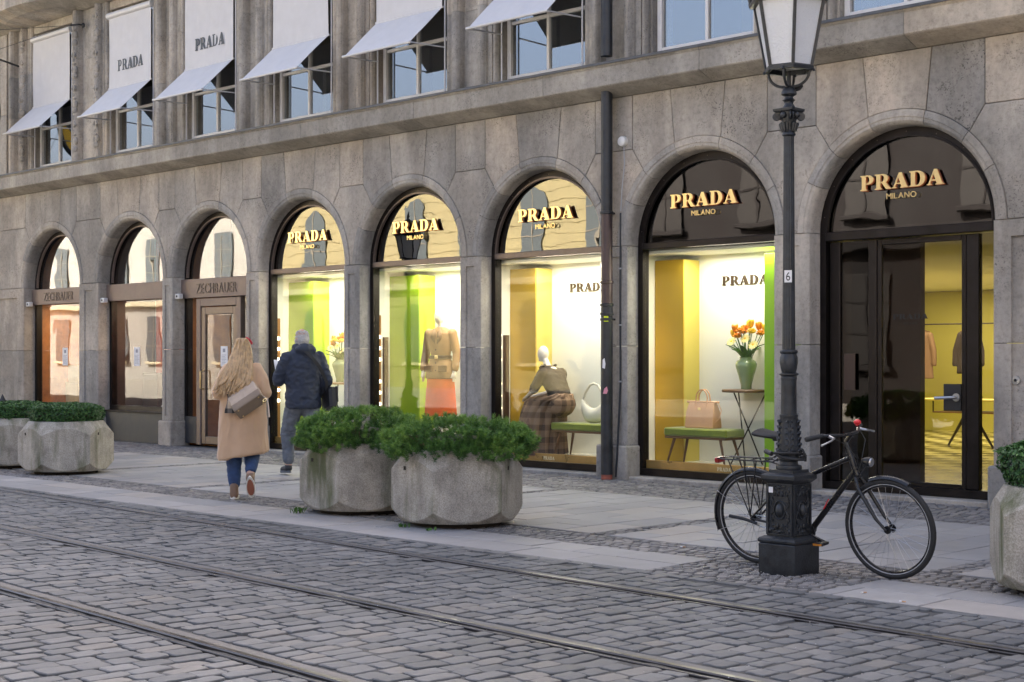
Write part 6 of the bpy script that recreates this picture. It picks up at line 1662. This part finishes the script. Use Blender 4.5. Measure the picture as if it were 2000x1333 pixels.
# border course of longer stones along the slabs
x = 4.0
while x > -30:
    ln = rnd.uniform(.20, .34); setts.append((x - ln / 2, -5.945, .085, ln - .012, rnd.gauss(0, .02), 0, rnd.randrange(24), rnd.random(), 0, 0)); x -= ln
A0 = math.atan2(RN.y, RN.x)
vis = sorted([t for t in setts if view(t[0], t[1])[0]], key=lambda t: view(t[0], t[1])[1])
ind = set(id(t) for t in vis[:300])
jm = MB()
for t in setts:
    x, y, ln, w, rz, dz, k, tn, ax, ay = t
    M = Matrix.Translation((x, y, dz)) @ Matrix.Rotation(A0 + rz, 4, 'Z') @ Matrix.Rotation(ax, 4, 'X') @ Matrix.Rotation(ay, 4, 'Y') @ Matrix.Diagonal((ln, w, 1, 1))
    if id(t) in ind:
        o = link('sett', SM[k], road); o.matrix_local = M
    elif view(x, y)[1] > .5:
        vs, fs = SH[k]; jm.add(vs, fs, M); jm.t += [tn] * len(fs)
o = jm.build('sett_field', 'sett_joined', road, angle=40); tag(o, kind='stuff')
# tram rails
RLAB = ['far tram rail next to the pavement', 'middle tram rail in the cobbled road', 'nearest tram rail crossing the lower left corner']
for qi, lab in zip(QR, RLAB):
    t = thing('tram_rail', lab, 'tram rail', (0, 0, 0), 0, 'tram rails')
    def bar(q0, q1, z0, z1, c=.004):
        m = MB(); rr = []
        for s_ in [-8 + 52 * i / 8 for i in range(9)]:
            rr.append([(*rw(s_, q), z) for q, z in ((q0, z0), (q0, z1 - c), (q0 + c, z1), (q1 - c, z1), (q1, z1 - c), (q1, z0))])
        return m.loft(rr)
    bar(qi - .052, qi - .034, -.05, .001).build('guard_lip', 'rail_head', t, angle=25)
    bar(qi - .0335, qi + .022, -.05, -.030, .002).build('groove', 'rail_groove', t, angle=25)
    bar(qi + .0225, qi + .070, -.05, .004, .007).build('rail_head', 'rail_head', t, angle=25)
    b = MB(); bar(qi + .0705, qi + .150, -.05, -.004, .003).build('mortar_bed', 'rail_bed', t, angle=25)

# paving slabs, laid in columns between bands of small setts
BANDS = [-2.0, -5.2, -8.4, -11.6, -14.8, -18.0, -21.2, -24.4, -27.6, -30.8]
LAMP_PATCH = (-6.75, -5.35, -5.89, -5.1)
slabs = []
def slab(x0, x1, y0, y1): slabs.append((x0, x1, y0, y1))
for a, b in zip(BANDS, BANDS[1:]):
    hi, lo = a - .10, b + .10; n = 8; w = (hi - lo) / n
    for k in range(n):
        x0 = lo + k * w; y = -4.50; first = .70 if k % 2 else .36
        L_ = first
        while y < -1.56:
            y1 = min(y + L_, -1.55)
            if y1 - y > .08: slab(x0, x0 + w, y, y1)
            y = y1; L_ = .70
for row, (y0, y1) in enumerate(((-5.49, -5.10), (-5.89, -5.49))):
    for xa, xb in ((-1.8, LAMP_PATCH[1]), (LAMP_PATCH[0], -31.0)):
        x = xa
        while x > xb + .05:
            L_ = min(rnd.choice((.45, .62, .70, .78)), x - xb); slab(x - L_, x, y0, y1); x -= L_
vs_ = sorted([t for t in slabs if view((t[0] + t[1]) / 2, (t[2] + t[3]) / 2)[0]], key=lambda t: view((t[0] + t[1]) / 2, (t[2] + t[3]) / 2)[1])
ind = set(id(t) for t in vs_[:280]); jm = MB()
for t in slabs:
    x0, x1, y0, y1 = t; c_ = ((x0 + x1) / 2, (y0 + y1) / 2); dz = rnd.gauss(0, .0012); hx_, hy = (x1 - x0) / 2 - .0035, (y1 - y0) / 2 - .0035; e = .004
    rings = [[(-hx_, -hy, -.03), (hx_, -hy, -.03), (hx_, hy, -.03), (-hx_, hy, -.03)], [(-hx_, -hy, -e), (hx_, -hy, -e), (hx_, hy, -e), (-hx_, hy, -e)], [(-hx_ + e, -hy + e, .0), (hx_ - e, -hy + e, 0), (hx_ - e, hy - e, 0), (-hx_ + e, hy - e, 0)]]
    M = Matrix.Translation((c_[0], c_[1], dz)) @ Matrix.Rotation(rnd.gauss(0, .002), 4, 'X') @ Matrix.Rotation(rnd.gauss(0, .002), 4, 'Y')
    if id(t) in ind:
        o = MB().loft(rings).build('paving_slab', 'slab', pav, smooth=False); o.matrix_local = M
    else:
        k = len(jm.f); jm.loft(rings, M); jm.t += [rnd.random()] * (len(jm.f) - k)
if jm.f: o = jm.build('far_slabs', 'slab_joined', pav, smooth=False); tag(o, kind='stuff')
# bands of small setts
SS = [sett_shape(rnd, 8, .07, ((1.0, -.03), (1.0, -.008), (.86, -.001)), .001, 3.5) for _ in range(16)]
jm = MB()
def patch(x0, x1, y0, y1, sz=.092, ang=0.0):
    y = y0
    while y < y1 - sz * .6:
        hgt = sz * rnd.uniform(.88, 1.12); x = x0 + rnd.uniform(-.04, 0)
        while x < x1 - sz * .4:
            w = sz * rnd.uniform(.8, 1.3); cx, cy_ = x + w / 2, y + hgt / 2 + rnd.gauss(0, .004)
            if view(cx, cy_)[1] > 1:
                vs, fs = SS[rnd.randrange(16)]
                jm.add(vs, fs, Matrix.Translation((cx, cy_, rnd.gauss(0, .002) - .001)) @ Matrix.Rotation(rnd.gauss(0, .08), 4, 'Z') @ Matrix.Diagonal((w - .014, hgt - .014, 1, 1))); jm.t += [min(1, max(0, rnd.gauss(.45, .25)))] * len(fs)
            x += w
        y += hgt
patch(-31, -1.5, -5.10, -4.50); 
for b in BANDS: patch(b - .10, b + .10, -4.50, -1.55, .095); patch(b + 1.35, b + 1.50, -5.89, -5.10, .07) if False else None
patch(LAMP_PATCH[0], LAMP_PATCH[1], -5.89, -5.10)
patch(-31, -2, -1.55, -.03, .10)
o = jm.build('small_sett_bands', 'small_sett', pav, angle=40); tag(o, kind='stuff')
# grit and weeds round the planters
m = MB()
for i in range(2600):
    k = rnd.random()
    if k < .55: cx, cy_ = rnd.choice(((-9.86, -4.8), (-11.33, -4.72), (-4.13, -4.68), (-17.86, -4.34))); a = rnd.uniform(0, 6.3); r = .45 + abs(rnd.gauss(0, .22)); x, y = cx + r * math.cos(a), cy_ + r * math.sin(a)
    elif k < .75: a = rnd.uniform(0, 6.3); r = .2 + abs(rnd.gauss(0, .25)); x, y = -5.98 + r * math.cos(a), -5.24 + r * math.sin(a)
    else: x, y = rnd.uniform(-16, -2.5), rnd.uniform(-8.6, -4.4)
    e = rnd.uniform(.002, .0055); z = .002
    m.add([(x - e, y, z), (x + e * .6, y - e, z), (x + e * .5, y + e, z), (x, y, z + e)], [(0, 1, 3), (1, 2, 3), (2, 0, 3)])
tag(m.build('grit', 'grit', None, smooth=False), 'pale grit scattered round the planters and lamp foot', 'grit', kind='stuff')
def weed(x, y, n, h, lab):
    m = MB()
    for i in range(n):
        a = rnd.uniform(0, 6.3); d = Vector((math.cos(a), math.sin(a), 0)); s_ = Vector((-d.y, d.x, 0)) * rnd.uniform(.004, .010); hh = h * rnd.uniform(.5, 1); b = Vector((rnd.gauss(0, .03), rnd.gauss(0, .03), 0)); tp = b + d * hh * .7 + Vector((0, 0, hh))
        md = b + d * hh * .25 + Vector((0, 0, hh * .7)); m.add([b - s_ * .5, b + s_ * .5, md + s_, tp, md - s_], [(0, 1, 2, 3, 4)]); m.t.append(rnd.random())
    o = m.build('weed', 'weed', None, smooth=False); o.location = (x, y, 0); tag(o, lab, 'weed', 'weeds round the planters')
weed(-11.62, -5.28, 26, .07, 'green weed at the left foot of the middle planters')
weed(-9.98, -5.34, 16, .045, 'low weed in front of the right middle planter')
weed(-9.60, -5.36, 10, .035, 'tiny weed under the right edge of the right middle planter')
for (x, y, a, lab) in ((-7.35, -4.72, .4, 'cigarette butt on the small setts left of the bicycle'), (-5.1, -5.72, 1.1, 'cigarette butt on the slab right of the lamp foot'), (-4.75, -5.85, .2, 'cigarette butt nearest to the far tram rail'), (-4.5, -4.75, .7, 'cigarette butt beside the right planter')):
    d = Vector((math.cos(a), math.sin(a), 0)); p = Vector((x, y, .006)); o = MB().tube([p - d * .004, p + d * .012], .0042, 6).build('cigarette_butt', 'paper'); MB().tube([p + d * .0122, p + d * .036], .0044, 6).build('filter', 'cigarette', o); tag(o, lab, 'litter', 'cigarette butts')

simple('plaza_stone', (0.40, 0.375, 0.32), 0.85, var=0.12, vscale=.7)
plz = MB().add([(-115, -41, -.005), (40, -41, -.005), (40, -15.5, -.005), (-115, -15.5, -.005)], [(0, 1, 2, 3)]).build('plaza', 'plaza_stone', None, smooth=False); tag(plz, kind='structure')
# ================================================================== ACROSS THE STREET (seen mirrored in the glass, the last house only shading the ground)
simple('opp_yellow', (0.36, 0.31, 0.165), 0.9, var=0.08, vscale=.8)
simple('opp_white', (0.34, 0.33, 0.30), 0.9, var=0.06, vscale=.8)
simple('opp_dark', (0.014, 0.011, 0.011), 0.9, var=0.2, vscale=.8)  # dark stone deepened to near-black; the shade is put into the colour
def opposite(name, label, x0, x1, yf, h, mat, trim, ph=4.2, rows=((1.3, 4.3), (6.2, 9.6)), arched=True, courses=True, dp=12, win='opp_window'):
    b = thing(name, label, 'building', ((x0 + x1) / 2, yf, 0), 0, 'buildings across the street'); hw = (x1 - x0) / 2
    MB().box(-hw, hw, -dp, -.06, 0, h).build('wall', mat, b, smooth=False)
    if courses:
        z = 0.0
        while z < h - .3:
            MB().box(-hw, hw, -.0595, -.035, z + .02, z + .50).build('course', mat, b, smooth=False); z += .52
    MB().box(-hw - .3, hw + .3, -dp - .3, .9, h, h + .7, .1).build('roof_cornice', trim, b)
    MB().box(-hw - .02, hw + .02, -.05, .35, 5.0, 5.35, .04).build('string_course', trim, b)
    n = int((x1 - x0) / ph)
    for z0, z1 in rows:
        for k in range(n):
            xc = -hw + ph * (k + .5); w_ = .8
            poly = [(xc - w_, z0), (xc + w_, z0)] + ([(xc + w_ * math.cos(PI * i / 12), z1 - w_ + w_ * math.sin(PI * i / 12)) for i in range(13)] if arched else [(xc + w_, z1), (xc - w_, z1)])
            wv = MB().prism(list(reversed(poly)), .02, .06).build('window', win, b, smooth=False)
            MB().box(xc - .04, xc + .04, .061, .09, z0, z1 - .05).build('mullion', 'opp_bar' if win == 'opp_window' else trim, wv, smooth=False)
            for zz in (z0 + (z1 - z0) * .33, z0 + (z1 - z0) * .66): MB().box(xc - w_ + .02, xc + w_ - .02, .061, .085, zz, zz + .06).build('glazing_bar', 'opp_bar' if win == 'opp_window' else trim, wv, smooth=False)
            MB().box(xc - w_ - .15, xc + w_ + .15, .001, .22, z0 - .2, z0 - .02, .03).build('sill', trim, wv)
    return b
opposite('palace', 'long yellow palace with arched windows, seen mirrored in the shop glass', -72, -30, -36, 12.2, 'opp_yellow', 'opp_trim')
opposite('town_house', 'pale stone house, seen mirrored in the tobacconist windows', -112, -74, -40, 12.0, 'opp_white', 'opp_trim', arched=False, courses=False)
opposite('town_house', 'dark house, coloured near-black in place of shade, seen mirrored above the entrance', -36.5, -15, -28, 11.5, 'opp_dark', 'opp_dark', arched=False, courses=False, win='dark_wall')
simple('sky_block_brown', (0.16, 0.14, 0.12), 0.9, var=0.1, vscale=.8)
opposite('town_house', 'unseen tall brown house added behind the camera to shade the near ground', 5, 45, -23, 17.0, 'sky_block_brown', 'sky_block_brown', arched=False, courses=False)  # out of view, added to block sky light from the near ground
